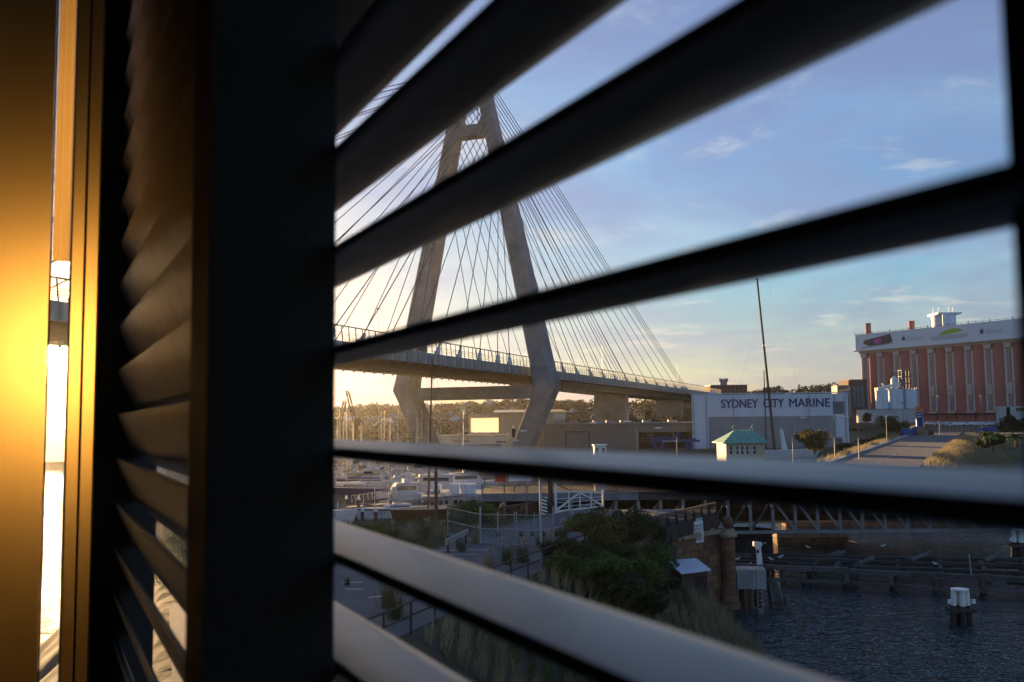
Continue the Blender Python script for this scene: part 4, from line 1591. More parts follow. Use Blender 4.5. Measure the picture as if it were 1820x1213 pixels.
# ================================================================== swing span with control cabin
YS = 90.0
SX0, SX1 = P(857, 880, YS).x, 49.0
sw = thing('swing_span', 'dark iron swing bridge span turned open along the channel', 'swing bridge', ((SX0 + SX1) / 2, YS + 4, 1.9))
m_span = mat('span_iron', (0.06, 0.055, 0.055), .7, .2, .35, 1.5)
m_spang = mat('span_grey_beam', (0.20, 0.20, 0.21), .7, .1, .25, 1)
MB().hexa([(SX0, YS + .3, 5.25), (SX1, YS + .3, 5.25), (SX1, YS + 8.7, 5.25), (SX0, YS + 8.7, 5.25), (SX0, YS + .3, 5.75), (SX1, YS + .3, 5.75), (SX1, YS + 8.7, 5.75), (SX0, YS + 8.7, 5.75)]).build('deck', m_timber, sw)
npan = 25
pl = (SX1 - SX0) / npan
for side, yy in ((0, YS), (1, YS + 9.0)):
    MB().bar((SX0, yy, 1.95), (SX1, yy, 1.95), .45, .28).build('bottom_chord', m_spang, sw)
    for i in range(npan):
        x0, x1 = SX0 + i * pl, SX0 + (i + 1) * pl
        MB().box(((x0 + x1) / 2, yy, 5.40), (pl - .04, .22, .74)).build('edge_beam', m_spang if i < 7 else m_span, sw)
        mb = MB()
        lattice(mb, (x0 + .06, yy), (x1 - .06, yy), 5.85, 6.55, .24, .05)
        mb.build('lattice_panel', m_rust if i % 2 else m_span, sw)
        if side:
            MB().box(((x0 + x1) / 2, yy - .2, 3.5), (pl - .03, .08, 2.9)).build('added_shade_panel', m_dark, sw)  # dark panels added so the space behind the truss reads as shade
        c = (SX0 + SX1) / 2
        if (x0 + x1) / 2 > c:
            MB().bar((x0, yy, 5.0), (x1, yy, 2.1), .16, .2).build('diagonal', m_spang, sw)
        else:
            MB().bar((x1, yy, 5.0), (x0, yy, 2.1), .16, .2).build('diagonal', m_span, sw)
    for i in range(npan + 1):
        x = SX0 + i * pl
        MB().box((x, yy, 3.52), (.26, .26, 2.84)).build('vertical', m_spang, sw)
        MB().box((x, yy - .16, 6.1), (.13, .1, 1.1)).build('rail_post', m_spang, sw)
    MB().bar((SX0, yy, 6.62), (SX1, yy, 6.62), .14, .1).build('top_rail', m_spang, sw)
xc = P(1322, 800, YS).x
t = thing('pivot_pier', 'dark round pivot pier under the middle of the swing bridge', 'pier', (xc + .6, YS + 4.5, 0))
MB().lathe((xc + .7, YS + 3.4, 0), [(2.45, -1.5), (2.45, 1.35), (2.75, 1.5), (2.75, 1.78), (0, 1.78)], 28).build('drum', mat('pier_black', (.03, .027, .026), .8, 0, .3, 1), t, smooth=True)
for k in range(10):
    a = math.pi + k * math.pi / 9
    MB().box((xc + .7 + 2.47 * math.cos(a), YS + 3.4 + 2.47 * math.sin(a), .2), (.12, .12, 2.3), a).build('fender_stave', m_timber, t)

m_cream = mat('cabin_cream', (0.50, 0.45, 0.33), .7, 0, .15, 2)
m_copper = mat('green_copper', (0.17, 0.36, 0.28), .65, 0, .22, 2.5, rand=.1)
t = thing('control_cabin', 'cream control cabin with a green hipped copper roof on the swing bridge', 'cabin', (xc, YS + 4.5, 5.75))
ze, zr_, zs = ZY(1320, 787, YS + 2), ZY(1320, 765, YS + 4), 7.2
x0, x1 = XZ(1289, YS + 2), XZ(1357, YS + 2)
y0, y1 = YS + 2, YS + 6.2
MB().box(((x0 + x1) / 2, (y0 + y1) / 2, (zs + ze) / 2), (x1 - x0, y1 - y0, ze - zs)).build('wall', m_cream, t)
for sx in (0, 1):
    for sy in (0, 1):
        MB().box((x0 + .15 + sx * (x1 - x0 - .3), y0 + .15 + sy * (y1 - y0 - .3), (5.75 + zs) / 2), (.25, .25, zs - 5.76)).build('leg', m_span, t)
for (pa, pb) in ((1294, 1300.5), (1306, 1311.5), (1314.5, 1320.5), (1323.5, 1329.5), (1335.5, 1342.5)):
    xa, xb = XZ(pa, y0), XZ(pb, y0)
    zb_, zt_ = ze - 1.15, ze - .30
    wn = MB().box(((xa + xb) / 2, y0 - .015, (zb_ + zt_) / 2), (xb - xa, .05, zt_ - zb_)).build('window', m_glass, t)
    mb = MB()
    for (a, b_) in (((xa, zb_), (xb, zb_)), ((xa, zt_), (xb, zt_)), ((xa, zb_), (xa, zt_)), ((xb, zb_), (xb, zt_)), ((xa, (zb_ + zt_) / 2), (xb, (zb_ + zt_) / 2))):
        mb.bar((a[0], y0 - .05, a[1]), (b_[0], y0 - .05, b_[1]), .06)
    mb.build('frame', m_white, wn)
for px in (1290, 1303, 1332.5, 1345, 1356):
    MB().box((XZ(px, y0), y0 - .03, (zs + ze) / 2), (.14, .08, ze - zs)).build('pilaster', m_cream, t)
MB().box((x1 + .02, (y0 + y1) / 2, ze - .75), (.04, 1.2, .9)).build('window', m_glass, t)
MB().box(((x0 + x1) / 2, (y0 + y1) / 2, zs + .6), (x1 - x0 + .12, y1 - y0 + .12, .12)).build('sill_band', m_cream, t)
ea, eb, ya, yb = x0 - .38, x1 + .30, y0 - .4, y1 + .4
ra, rb = XZ(1304, YS + 4), XZ(1338, YS + 4)
ym = (y0 + y1) / 2
rf = MB().add([(ea, ya, ze), (eb, ya, ze), (eb, yb, ze), (ea, yb, ze), (ra, ym, zr_), (rb, ym, zr_), (ea, ya, ze - .08), (eb, ya, ze - .08), (eb, yb, ze - .08), (ea, yb, ze - .08)],
              [(0, 1, 5, 4), (1, 2, 5), (2, 3, 4, 5), (3, 0, 4), (6, 9, 8, 7), (0, 6, 7, 1), (1, 7, 8, 2), (2, 8, 9, 3), (3, 9, 6, 0)]).build('roof', m_copper, t)
for k in range(13):
    f = (k + .5) / 13
    a = Vector((ea + (eb - ea) * f, ya, ze + .03))
    xr_ = min(max(a.x, ra), rb)
    fr = 1.0
    if a.x < ra:
        fr = (a.x - ea) / (ra - ea)
    elif a.x > rb:
        fr = (eb - a.x) / (eb - rb)
    b_ = Vector((a.x, ya + (ym - ya) * fr, ze + .03 + (zr_ - ze) * fr))
    MB().bar(a, b_, .05, .05).build('roof_seam', m_copper, rf)
for xx in (ra, rb):
    MB().lathe((xx, ym, zr_), [(.06, -.05), (.06, .15), (.16, .22), (.18, .34), (.08, .44), (.02, .55), (0, .55)], 10).build('finial', m_copper, rf)

# white gauge cabin and notice panels standing on the span
q = P(1066, 806, YS + 3)
t = thing('span_kiosk', 'tiny white cabin with two dark windows on the swing bridge deck', 'kiosk', (q.x, YS + 3, 5.75))
zt_ = ZY(1066, 792, YS + 3)
MB().box((q.x, YS + 3, (5.75 + zt_) / 2), (1.15, 1.1, zt_ - 5.76)).build('wall', m_white, t)
for dx in (-.3, 0.3):
    MB().box((q.x + dx, YS + 2.44, zt_ - .5), (.26, .04, .5)).build('window', m_glass, t)
MB().box((q.x, YS + 3, zt_ + .05), (1.35, 1.3, .1)).build('roof', m_white, t)
m_red = mat('sign_red', (.32, .03, .02), .6, 0, .1, 2)
q = P(889, 851, YS + .6)
o = MB().box((q.x, YS + .6, q.z + .5), (1.0, .06, 1.6)).build('advertising_hoarding', m_red, wloc=(q.x, YS + .6, 5.8))
tag(o, 'red panel standing behind the span railing', 'panel')
q = P(925, 850, YS + .7)
o = MB().box((q.x, YS + .7, q.z + .5), (2.2, .06, 1.6)).build('advertising_hoarding', m_shedw, wloc=(q.x, YS + .7, 5.8))
tag(o, 'pale grey panel standing behind the span railing', 'panel')

# ================================================================== timber fender in the channel
fd = thing('timber_fender', 'long broken timber fender pier lying low in the dark water', 'fender pier', (27, 72, 0))
FA, FB = Vector((15.6, 75.0, 0)), Vector((38.0, 65.0, 0))     # front line
fu = (FB - FA).normalized()
fn = Vector((-fu.y, fu.x, 0))
FL = (FB - FA).length


def F(a, d, z):
    return FA + fu * a + fn * (d * (1 + .95 * max(0, a) / FL)) + up * z


for row, (d, z, hgt, m_) in enumerate(((0, .42, .22, m_grey_tim), (.3, 1.25, .34, m_grey_tim), (2.2, 1.2, .3, m_timber), (4.4, 1.15, .3, m_timber), (6.3, 1.1, .34, m_timber), (6.7, .5, .25, m_timber))):
    x = -1.0
    while x < FL + 3:
        l = random.uniform(4.0, 6.5)
        jz = random.uniform(-.06, .06)
        a, b_ = F(x, d + random.uniform(-.08, .08), z + jz), F(x + l - .06, d + random.uniform(-.08, .08), z + random.uniform(-.08, .06))
        MB().bar(a, b_, .34, hgt).build('beam', m_, fd)
        x += l
x = .5
while x < FL + 2:
    for d in (.15, 2.3, 4.4, 6.5):
        p = F(x + random.uniform(-.2, .2), d, 0)
        MB().tube([p + up * -1.5, p + up * random.uniform(.9, 1.12)], .19, 8).build('pile', m_timber, fd)
    p = F(x, -.05, 0)
    MB().bar(p + up * .5, p + up * 1.1, .3, .36).build('block', m_grey_tim, fd)
    MB().bar(F(x + .35, -.2, 1.02), F(x + .2, 6.9, .98), .28, .22).build('cross_beam', m_timber, fd)
    x += 3.0
for px, py, dz, l, tilt in ((1540, 997, 1.45, 1.7, .6), (1637, 990, 1.4, 2.4, .75), (1765, 992, 1.4, 1.8, .7), (1484, 984, 1.3, 1.1, .4), (1493, 984.5, 1.3, 1.1, .4), (1420, 1012, 1.3, 1.9, .1), (1475, 1010, 1.2, 1.8, -.2)):
    q = G(px, py, dz)
    d = (fn * .8 + fu * .6).normalized() if abs(tilt) > .3 else fu
    MB().bar(q - d * l / 2 - up * .15, q + d * l / 2 + up * tilt * .35, .25, .2).build('loose_plank', m_grey_tim, fd)
rr_ = random.Random(3)
for k in range(34):
    a_, d_ = rr_.uniform(0, FL), rr_.uniform(.4, 6.3)
    l, an = rr_.uniform(.8, 3.2), rr_.gauss(0, .35) + (1.4 if k % 4 == 0 else 0)
    dd = fu * math.cos(an) + fn * math.sin(an)
    q = F(a_, d_, rr_.uniform(.55, 1.36))
    MB().bar(q - dd * l / 2, q + dd * l / 2 + up * rr_.uniform(-.25, .25), rr_.uniform(.14, .3), rr_.uniform(.1, .25)).build('broken_plank', m_timber if k % 3 else m_grey_tim, fd)
MB().tube([F(17.8, .8, 1.2), F(17.7, .8, 2.7)], .035, 6).build('marker_rod', m_steel, fd)

# beacon: concrete block on piles with a white lamp mast
bp = G(1340, 1082, 0)
t = thing('beacon', 'grey concrete block on piles carrying a white lamp mast', 'beacon', (bp.x, bp.y, 0))
bzt, bzb = ZY(1340, 1013, bp.y), ZY(1340, 1047, bp.y)
m_bconc = mat('beacon_concrete', (0.30, 0.31, 0.32), .9, 0, .3, 1.2, streak=True)
bk = MB().box((bp.x, bp.y + .7, (bzt + bzb) / 2), (1.85, 1.7, bzt - bzb), -.14).build('block', m_bconc, t)
MB().box((bp.x - .02, bp.y - .18, (bzt + bzb) / 2), (.05, .06, bzt - bzb + .1)).build('conduit', m_steel, bk)
for dx, dy in ((-.55, .1), (-.2, .2), (.45, .1), (-.5, 1.3), (.5, 1.3)):
    MB().tube([(bp.x + dx, bp.y + dy, -1.2), (bp.x + dx, bp.y + dy, bzb - .003)], .14, 9).build('pile', m_rust, t)
mzt = ZY(1349, 966, bp.y)
mx = P(1350, 1000, bp.y + .6).x
ms = MB().hexa([(mx - .13, bp.y + .5, bzt + .25), (mx + .19, bp.y + .5, bzt + .25), (mx + .19, bp.y + .8, bzt + .25), (mx - .13, bp.y + .8, bzt + .25),
                (mx - .20, bp.y + .5, mzt - .35), (mx + .10, bp.y + .5, mzt - .30), (mx + .10, bp.y + .8, mzt - .30), (mx - .20, bp.y + .8, mzt - .35)]).build('mast', m_white, t)
MB().box((mx - .12, bp.y + .48, mzt - .60), (.13, .06, .2)).build('lens', m_dark, ms)
MB().box((mx - .12, bp.y + .6, mzt - .14), (.52, .42, .30), ax=(Vector((.97, 0, -.1)).normalized(), Vector((0, 1, 0)), Vector((.1, 0, .97)).normalized())).build('lamp_box', m_white, t)
MB().tube([(mx + .1, bp.y + .6, mzt - .2), (mx + .5, bp.y + .6, mzt - .02)], .03, 6).build('arm', m_steel, t)
for dx in (-.12, .15):
    MB().tube([(mx + dx, bp.y + .65, bzt), (mx + dx, bp.y + .65, bzt + .27)], .03, 6).build('mast_foot', m_steel, t)
mb = MB()
lx = P(1351, 1060, bp.y - .2).x
for dx in (-.17, .17):
    mb.tube([(lx + dx, bp.y - .22, -.2), (lx + dx, bp.y - .22, bzt + .7)], .022, 5)
z = 0.0
while z < bzt:
    mb.tube([(lx - .17, bp.y - .22, z), (lx + .17, bp.y - .22, z)], .018, 5)
    z += .28
mb.build('ladder', m_steel, t)

# leaning timber dolphin
q = G(1383, 1081, 0)
t = thing('timber_dolphin', 'cluster of leaning grey timber piles beside the beacon', 'dolphin', (q.x, q.y, 0))
for k in range(7):
    bx = q.x - .35 + (k % 4) * .24 + random.uniform(-.05, .05)
    by = q.y + (k // 4) * .4
    tx = q.x - .42 + (k % 4) * .13
    MB().tube([(bx + .1, by, -1.0), ((bx + tx) / 2, by + .1, .9), (tx, by + .25, 1.7 + random.uniform(-.12, .1))], [.15, .14, .12], 8).build('pile', m_grey_tim, t)
MB().box((q.x + .05, q.y - .1, .35), (1.0, .14, .16)).build('waler', m_timber, t)
MB().tube([(q.x + .55, q.y + .1, -.5), (q.x + .5, q.y + .1, .7)], .12, 8).build('stub_pile', m_grey_tim, t)


def white_dolphin(px, py, label, s=1.0):
    q = G(px, py, 0)
    t = thing('mooring_dolphin', label, 'dolphin', (q.x, q.y, 0), 'white capped mooring dolphins')
    for k, (dx, dy, lean) in enumerate(((-.42, .15, .06), (0, -.12, 0), (.42, .15, -.06), (.0, .5, 0))):
        dx, dy = dx * s, dy * s
        pl_ = MB().tube([(q.x + dx - lean * 2, q.y + dy, -1), (q.x + dx, q.y + dy, 1.1 * s)], .20 * s, 12).build('pile', m_timber, t)
        MB().tube([(q.x + dx, q.y + dy, 1.1 * s), (q.x + dx + lean, q.y + dy, 2.0 * s), (q.x + dx + lean, q.y + dy, 2.05 * s)], [.185 * s, .175 * s, .11 * s], 14).build('white_sleeve', m_white, t, smooth=True)
    MB().box((q.x, q.y + .1, .85 * s), (1.5 * s, .9 * s, .22)).build('collar', m_timber, t)
    MB().lathe((q.x, q.y + .15, 2.0 * s), [(.52 * s, 0), (.52 * s, .08), (0, .1)], 12).build('cap_plate', m_white, t)
    for sx in (-1, 1):
        MB().box((q.x + sx * .72 * s, q.y, 1.35 * s), (.2, .12, .25)).build('reflector', m_white, t)
    return t


white_dolphin(1711, 1110, 'white capped mooring dolphin standing alone in the open water')
white_dolphin(1815, 990, 'white capped mooring dolphin at the right edge beyond the timber fender', 1.15)

# low sandstone quay behind the fender
t = thing('stone_quay', 'low broken sandstone quay in the shade behind the timber fender', 'quay', (P(1440, 950, 96).x, 96, 0))
for r_ in range(3):
    x = P(1380, 950, 96).x
    xe = P(1503 - r_ * 4, 950, 96).x
    while x < xe:
        l = random.uniform(1.2, 2.0)
        MB().box((x + l / 2, 96.5 + r_ * .15, -.1 + r_ * .5), (l - .04, 1.6, .47), random.uniform(-.02, .02)).build('stone', m_stone if r_ < 2 else m_stonep, t)
        x += l
t = thing('far_sea_wall', 'dark stone sea wall at the foot of the far road bank', 'sea wall', (P(1600, 940, 112).x, 112, 0))
for r_ in range(3):
    x = P(1395, 940, 112).x
    while x < P(1840, 940, 112).x:
        l = random.uniform(2.0, 3.2)
        MB().box((x + l / 2, 112.5 + r_ * .25, .0 + r_ * .62), (l - .05, 1.8, .58), random.uniform(-.015, .015)).build('stone', m_stone, t)
        x += l

# gulls resting on the fender and quay
m_gull = mat('gull_white', (.78, .78, .77), .8, 0, .1, 8)
m_gullg = mat('gull_grey', (.35, .36, .38), .8, 0, .1, 8)
GULLS = [(1305, 996, 1.45, 'gull on the fender nearest the stone abutment'), (1310.5, 997.5, 1.45, 'second gull on the fender, right of its neighbour by the abutment'),
         (1371, 997.5, 1.45, 'gull on the fender just right of the white lamp mast'), (1387, 993.5, 1.45, 'gull on the fender a little further right of the lamp mast'),
         (1437, 976, 1.3, 'lone gull on the dark timbers left of the loose planks'), (1569.5, 973.5, 1.3, 'lone gull on the rear timbers near the bright water'),
         (1663, 1006, 1.45, 'gull on the fender between two pale gaps'), (1330, 1007, 1.2, 'gull low on the fender beside the concrete block')]
for i, (px, py, z, lb) in enumerate(GULLS):
    q = G(px, py, z)
    t = thing('gull', lb, 'gull', q, 'gulls resting on the timber fender')
    s = 1 if i % 2 else -1
    rings = []
    for k, (x, r, zz) in enumerate(((-.20, .015, .12), (-.12, .05, .13), (-.02, .085, .14), (.08, .08, .16), (.14, .05, .21), (.17, .045, .26), (.21, .04, .275), (.245, .012, .265))):
        rings.append([q + Vector((s * x, r * .85 * math.cos(a), zz + r * math.sin(a))) for a in np.linspace(0, 2 * math.pi, 8, endpoint=False)])
    MB().loft(rings).build('body', m_gull, t, smooth=True)
    for sy in (-1, 1):
        MB().loft([[q + Vector((s * x, sy * (.07 if x > -.15 else .03) + .012 * math.cos(a), .16 - abs(x) * .12 + r * math.sin(a))) for a in np.linspace(0, 2 * math.pi, 6, endpoint=False)] for x, r in ((-.27, .008), (-.1, .05), (.06, .05), (.1, .01))]).build('wing', m_gullg, t)
        MB().tube([q + Vector((0, sy * .03, -.02)), q + Vector((s * .01, sy * .03, .09))], .008, 4).build('leg', m_rust, t)

# ================================================================== marina
m_hullw = mat('hull_white', (0.70, 0.69, 0.67), .35, 0, .06, 1)
m_hullb = mat('hull_navy', (0.03, 0.04, 0.12), .35, 0, .1, 1)
m_hullm = mat('hull_maroon', (0.055, 0.022, 0.02), .3, 0, .15, 1)
m_deckw = mat('deck_white', (0.62, 0.63, 0.66), .6, 0, .1, 1.5)
m_cover = mat('boom_cover_blue', (0.05, 0.07, 0.22), .8, 0, .2, 2)
m_coverg = mat('boom_cover_tan', (0.30, 0.22, 0.13), .8, 0, .2, 2)
m_spar = mat('alloy_spar', (0.45, 0.44, 0.42), .4, .5, .1, 2)
m_sparb = mat('brown_spar', (0.14, 0.075, 0.05), .5, 0, .15, 2)
m_anti = mat('antifoul', (0.12, 0.035, 0.025), .8, 0, .2, 2)


def hull_rings(L_, B, Fb, n=9, bow=1.0, stern=.75):
    rings, deck = [], []
    for i in range(n):
        t = i / (n - 1)
        w = B / 2 * (stern + (1 - stern) * math.sin(min(1, t / .45) * math.pi / 2)) if t < .45 else B / 2 * math.cos((t - .45) / .55 * math.pi / 2) ** .75
        w = max(w, .03)
        sheer = Fb * (.92 + .28 * t * t)
        dr = -.45 * (1 - t ** 4)
        x = -L_ / 2 + L_ * t
        ov = .05 * L_ * max(0, t - .8) / .2 * bow
        ring = []
        for (fw, fz, fx) in ((1, sheer, 1), (.97, sheer * .5, .5), (.86, .02, 0), (.5, dr * .7, -.2), (0, dr, -.3), (-.5, dr * .7, -.2), (-.86, .02, 0), (-.97, sheer * .5, .5), (-1, sheer, 1)):
            ring.append(Vector((x + ov * fx, w * fw, fz)))
        rings.append(ring)
    return rings


def yacht(name, label, cat, L_, B, Fb, hull_m, mast_h=None, spar=None, cover=None, cabin=True, kind='sail', group=None, stripe=None, mr=.09):
    t = thing(name, label, cat, (0, 0, 0), group)
    R = hull_rings(L_, B, Fb)
    MB().loft(R, caps=True).build('hull', hull_m, t, smooth=True)
    mb = MB()
    top = [[r[0] + Vector((0, -.04 if abs(r[0].y) > .1 else 0, -.03)), r[-1] + Vector((0, .04 if abs(r[0].y) > .1 else 0, -.03))] for r in R]
    for i in range(len(top) - 1):
        mb.add([top[i][0], top[i + 1][0], top[i + 1][1], top[i][1]], [(0, 1, 2, 3)])
    mb.build('deck', m_deckw, t)
    if stripe:
        mb = MB()
        for s in (0, -1):
            for i in range(len(R) - 1):
                a, b_ = R[i][s], R[i + 1][s]
                o_ = Vector((0, .02 if a.y > 0 else -.02, 0))
                mb.add([a + o_ - up * .1, b_ + o_ - up * .1, b_ + o_ - up * .28, a + o_ - up * .28], [(0, 1, 2, 3)])
        mb.build('stripe', stripe, t)
    if kind == 'sail':
        if cabin:
            c0, c1 = -L_ * .18, L_ * .18
            w0, w1 = B * .30, B * .20
            z0, z1 = Fb * .92, Fb + .48
            cb = MB().hexa([(c0, -w0, z0), (c1, -w1, z0), (c1, w1, z0), (c0, w0, z0), (c0, -w0 * .9, z1), (c1 - .5, -w1 * .8, z1 - .1), (c1 - .5, w1 * .8, z1 - .1), (c0, w0 * .9, z1)]).build('cabin', m_deckw, t)
            for s in (-1, 1):
                MB().hexa([(c0 + .3, s * (w0 * .955 + .0), z0 + .2), (c1 - .9, s * (w1 * 1.06), z0 + .2), (c1 - .9, s * (w1 * 1.06 + .03), z0 + .2), (c0 + .3, s * (w0 * .955 + .04), z0 + .2),
                           (c0 + .3, s * (w0 * .93), z0 + .36), (c1 - .9, s * (w1 * 1.02), z0 + .36), (c1 - .9, s * (w1 * 1.02 + .03), z0 + .36), (c0 + .3, s * (w0 * .93 + .04), z0 + .36)]).build('window_strip', m_glass, cb)
        mx = L_ * .08
        sp = spar or m_spar
        mh = mast_h or L_ * 1.25
        ms = MB().tube([(mx, 0, Fb * .9), (mx, 0, mh)], [mr, mr * .65], 8).build('mast', sp, t)
        MB().bar((mx, -B * .3, mh * .62), (mx, B * .3, mh * .62), .06).build('spreader', sp, ms)
        mb = MB()
        mb.tube([(L_ * .5, 0, Fb * 1.15), (mx, 0, mh * .95)], .018, 4)
        mb.tube([(-L_ * .48, 0, Fb), (mx, 0, mh * .98)], .018, 4)
        for s in (-1, 1):
            mb.tube([(mx, s * B * .45, Fb), (mx, s * B * .3, mh * .62), (mx, 0, mh * .93)], .018, 4)
        mb.build('rigging', m_cable, t, kind='stuff')
        MB().tube([(mx - .1, 0, Fb + 1.1), (-L_ * .38, 0, Fb + 1.15)], .07, 6).build('boom', sp, t)
        if cover:
            MB().tube([(mx - .1, 0, Fb + 1.5), (mx - .6, 0, Fb + 1.35), (-L_ * .37, 0, Fb + 1.25)], [.12, .2, .11], 8).build('boom_cover', cover, t)
        mb = MB()
        for s in (0, -1):
            pts = [r[s] + up * .55 for r in R]
            mb.tube(pts, .014, 4)
            for r in R[::2]:
                mb.tube([r[s], r[s] + up * .56], .016, 4)
        mb.build('guard_wire', m_spar, t, kind='stuff')
    else:
        c0, c1 = -L_ * .30, L_ * .16
        w = B * .40
        cb = MB().hexa([(c0, -w, Fb * .9), (c1 + 1.0, -w * .8, Fb * .95), (c1 + 1.0, w * .8, Fb * .95), (c0, w, Fb * .9), (c0, -w * .92, Fb + 1.5), (c1, -w * .75, Fb + 1.45), (c1, w * .75, Fb + 1.45), (c0, w * .92, Fb + 1.5)]).build('cabin', m_deckw, t)
        for s in (-1, 1):
            MB().hexa([(c0 + .3, s * (w * .975), Fb + .55), (c1 - .1, s * (w * .82), Fb + .55), (c1 - .1, s * (w * .82 + .05), Fb + .55), (c0 + .3, s * (w * .975 + .05), Fb + .55),
                       (c0 + .3, s * (w * .94), Fb + 1.15), (c1 - .3, s * (w * .79), Fb + 1.15), (c1 - .3, s * (w * .79 + .05), Fb + 1.15), (c0 + .3, s * (w * .94 + .05), Fb + 1.15)]).build('window_strip', m_glass, cb)
        MB().hexa([(c1 + .78, -w * .7, Fb + .5), (c1 + .82, -w * .7, Fb + .5), (c1 + .82, w * .7, Fb + .5), (c1 + .78, w * .7, Fb + .5),
                   (c1 + .28, -w * .65, Fb + 1.2), (c1 + .34, -w * .65, Fb + 1.2), (c1 + .34, w * .65, Fb + 1.2), (c1 + .28, w * .65, Fb + 1.2)]).build('windscreen', m_glass, cb)
        MB().box(((c0 + c1) / 2 - .3, 0, Fb + 1.58), (c1 - c0 + .3, w * 2.0, .1)).build('flybridge', m_deckw, t)
        MB().box(((c0 + c1) / 2, 0, Fb + 1.95), (.9, w * 1.4, .6)).build('helm', m_deckw, t)
        MB().tube([(c0 + .6, -w * .7, Fb + 1.6), (c0 + .4, -w * .7, Fb + 2.9), (c0 + .4, w * .7, Fb + 2.9), (c0 + .6, w * .7, Fb + 1.6)], .05, 5).build('radar_arch', m_deckw, t)
        mb = MB()
        for s in (0, -1):
            mb.tube([r[s] + up * .6 for r in R[4:]], .02, 4)
        mb.build('bow_rail', m_spar, t)
    return t


def place(o, x, y, rz, heel=0.0, z=0.0):
    o.location = (x, y, z)
    o.rotation_euler = (heel, 0, rz)
    WLOC[o.name] = Vector((x, y, z))


def plain_part(nm, mb, m, t, smooth=False):
    """part given in the thing's own axes"""
    me = bpy.data.meshes.new(nm)
    me.from_pydata([tuple(p) for p in mb.v], [], mb.f)
    me.materials.append(m)
    o = bpy.data.objects.new(nm, me)
    COL.objects.link(o)
    o.parent = t
    return o


# hero boats
b1 = yacht('racing_sloop', 'maroon hulled racing sloop with white deck and tall brown mast', 'yacht', 14, 3.8, 1.55, m_hullm, 20.5, m_sparb, None, cabin=False, mr=.14)
text_part('hull_number', '77', m_white, b1, (-.2, 1.93, .7), (-1, 0, 0), (0, 0, 1), .4, .06, .02)
place(b1, -10.2, 123.5, rad(231), rad(-2.5))
b2 = yacht('cruising_yacht', 'white yacht named LUCKY moored left of the maroon sloop', 'yacht', 10.5, 3.3, 1.25, m_hullw, 12, None, None, stripe=m_anti)
text_part('name_lettering', 'LUCKY', m_blue, b2, (4.0, 1.62, .62), (-1, 0, 0), (0, 0, 1), .40, .22, .02)
place(b2, -15.6, 127.5, rad(212))
b3 = yacht('cruising_yacht', 'white yacht cut off by the dark post at the left of the marina', 'yacht', 12, 3.6, 1.5, m_hullw, 15, None, m_coverg)
place(b3, -26.0, 120.0, rad(5))
b4 = yacht('cruising_yacht', 'navy hulled yacht with a long blue cover at the left of the marina', 'yacht', 13, 3.7, 1.5, m_hullb, 17, None, m_cover, stripe=m_white)
place(b4, -28.0, 168, rad(178))
b5 = yacht('cruising_yacht', 'long white hull lying behind the navy yacht', 'yacht', 14, 3.8, 1.4, m_hullw, 16, None, m_coverg)
place(b5, -26.5, 182, rad(2))
b6 = yacht('motor_cruiser', 'white motor cruiser with flybridge above the van on the wharf', 'motor boat', 11, 3.9, 1.7, m_hullw, kind='motor')
place(b6, -14.0, 168, rad(175))
b7 = yacht('motor_cruiser', 'second white motor cruiser, right of the flybridge cruiser', 'motor boat', 10, 3.6, 1.6, m_hullw, kind='motor')
place(b7, -8.0, 174, rad(8))
b8 = yacht('motor_cruiser', 'small white cruiser with square windows behind the pontoon', 'motor boat', 7.5, 2.9, 1.3, m_hullw, kind='motor')
place(b8, -17.5, 152, rad(200))

# crowded rows behind
protos = [yacht('moored_yacht', 'white yacht with a tan boom cover in the crowded back rows of the marina', 'yacht', 10, 3.2, 1.2, m_hullw, 13.5, None, m_coverg, group='yachts crowded in the back rows'),
          yacht('moored_yacht', 'white yacht with a blue boom cover in the crowded back rows of the marina', 'yacht', 11, 3.4, 1.25, m_hullw, 15, None, m_cover, group='yachts crowded in the back rows'),
          yacht('moored_yacht', 'dark blue yacht with a tan boom cover in the crowded back rows of the marina', 'yacht', 9.5, 3.1, 1.2, m_hullb, 12.5, None, m_coverg, group='yachts crowded in the back rows'),
          yacht('moored_cruiser', 'white motor cruiser in the crowded back rows of the marina', 'motor boat', 9.5, 3.4, 1.5, m_hullw, kind='motor', group='motor boats crowded in the back rows')]
used = [0, 0, 0, 0]
ORD = ('first', 'second', 'third', 'fourth', 'fifth', 'sixth', 'seventh', 'eighth', 'ninth', 'tenth', 'eleventh', 'twelfth', 'thirteenth', 'fourteenth')
LB = ['white yacht, tan boom cover, %s boat from left in the %s crowded marina row', 'white yacht, blue boom cover, %s boat from left in the %s crowded marina row', 'dark blue yacht, tan boom cover, %s boat from left in the %s crowded marina row', 'white motor cruiser, %s boat from left in the %s crowded marina row']
for row, Y in enumerate((196, 208, 222, 236, 250, 262)):
    x = XZ(560, Y)
    idx = 0
    while x < XZ(835 if row > 1 else 770, Y):
        k = random.choices((0, 1, 2, 3), (4, 3, 2, 4))[0]
        o = protos[k] if not used[k] else clone(protos[k], (0, 0, 0))
        used[k] = 1
        o['label'] = LB[k] % (ORD[idx], ORD[row])
        idx += 1
        place(o, x, Y + random.uniform(-2, 2), rad(90 * (1 if row % 2 else -1) + random.uniform(-7, 7)), rad(random.uniform(-1, 1)))
        x += random.uniform(4.3, 6.2)

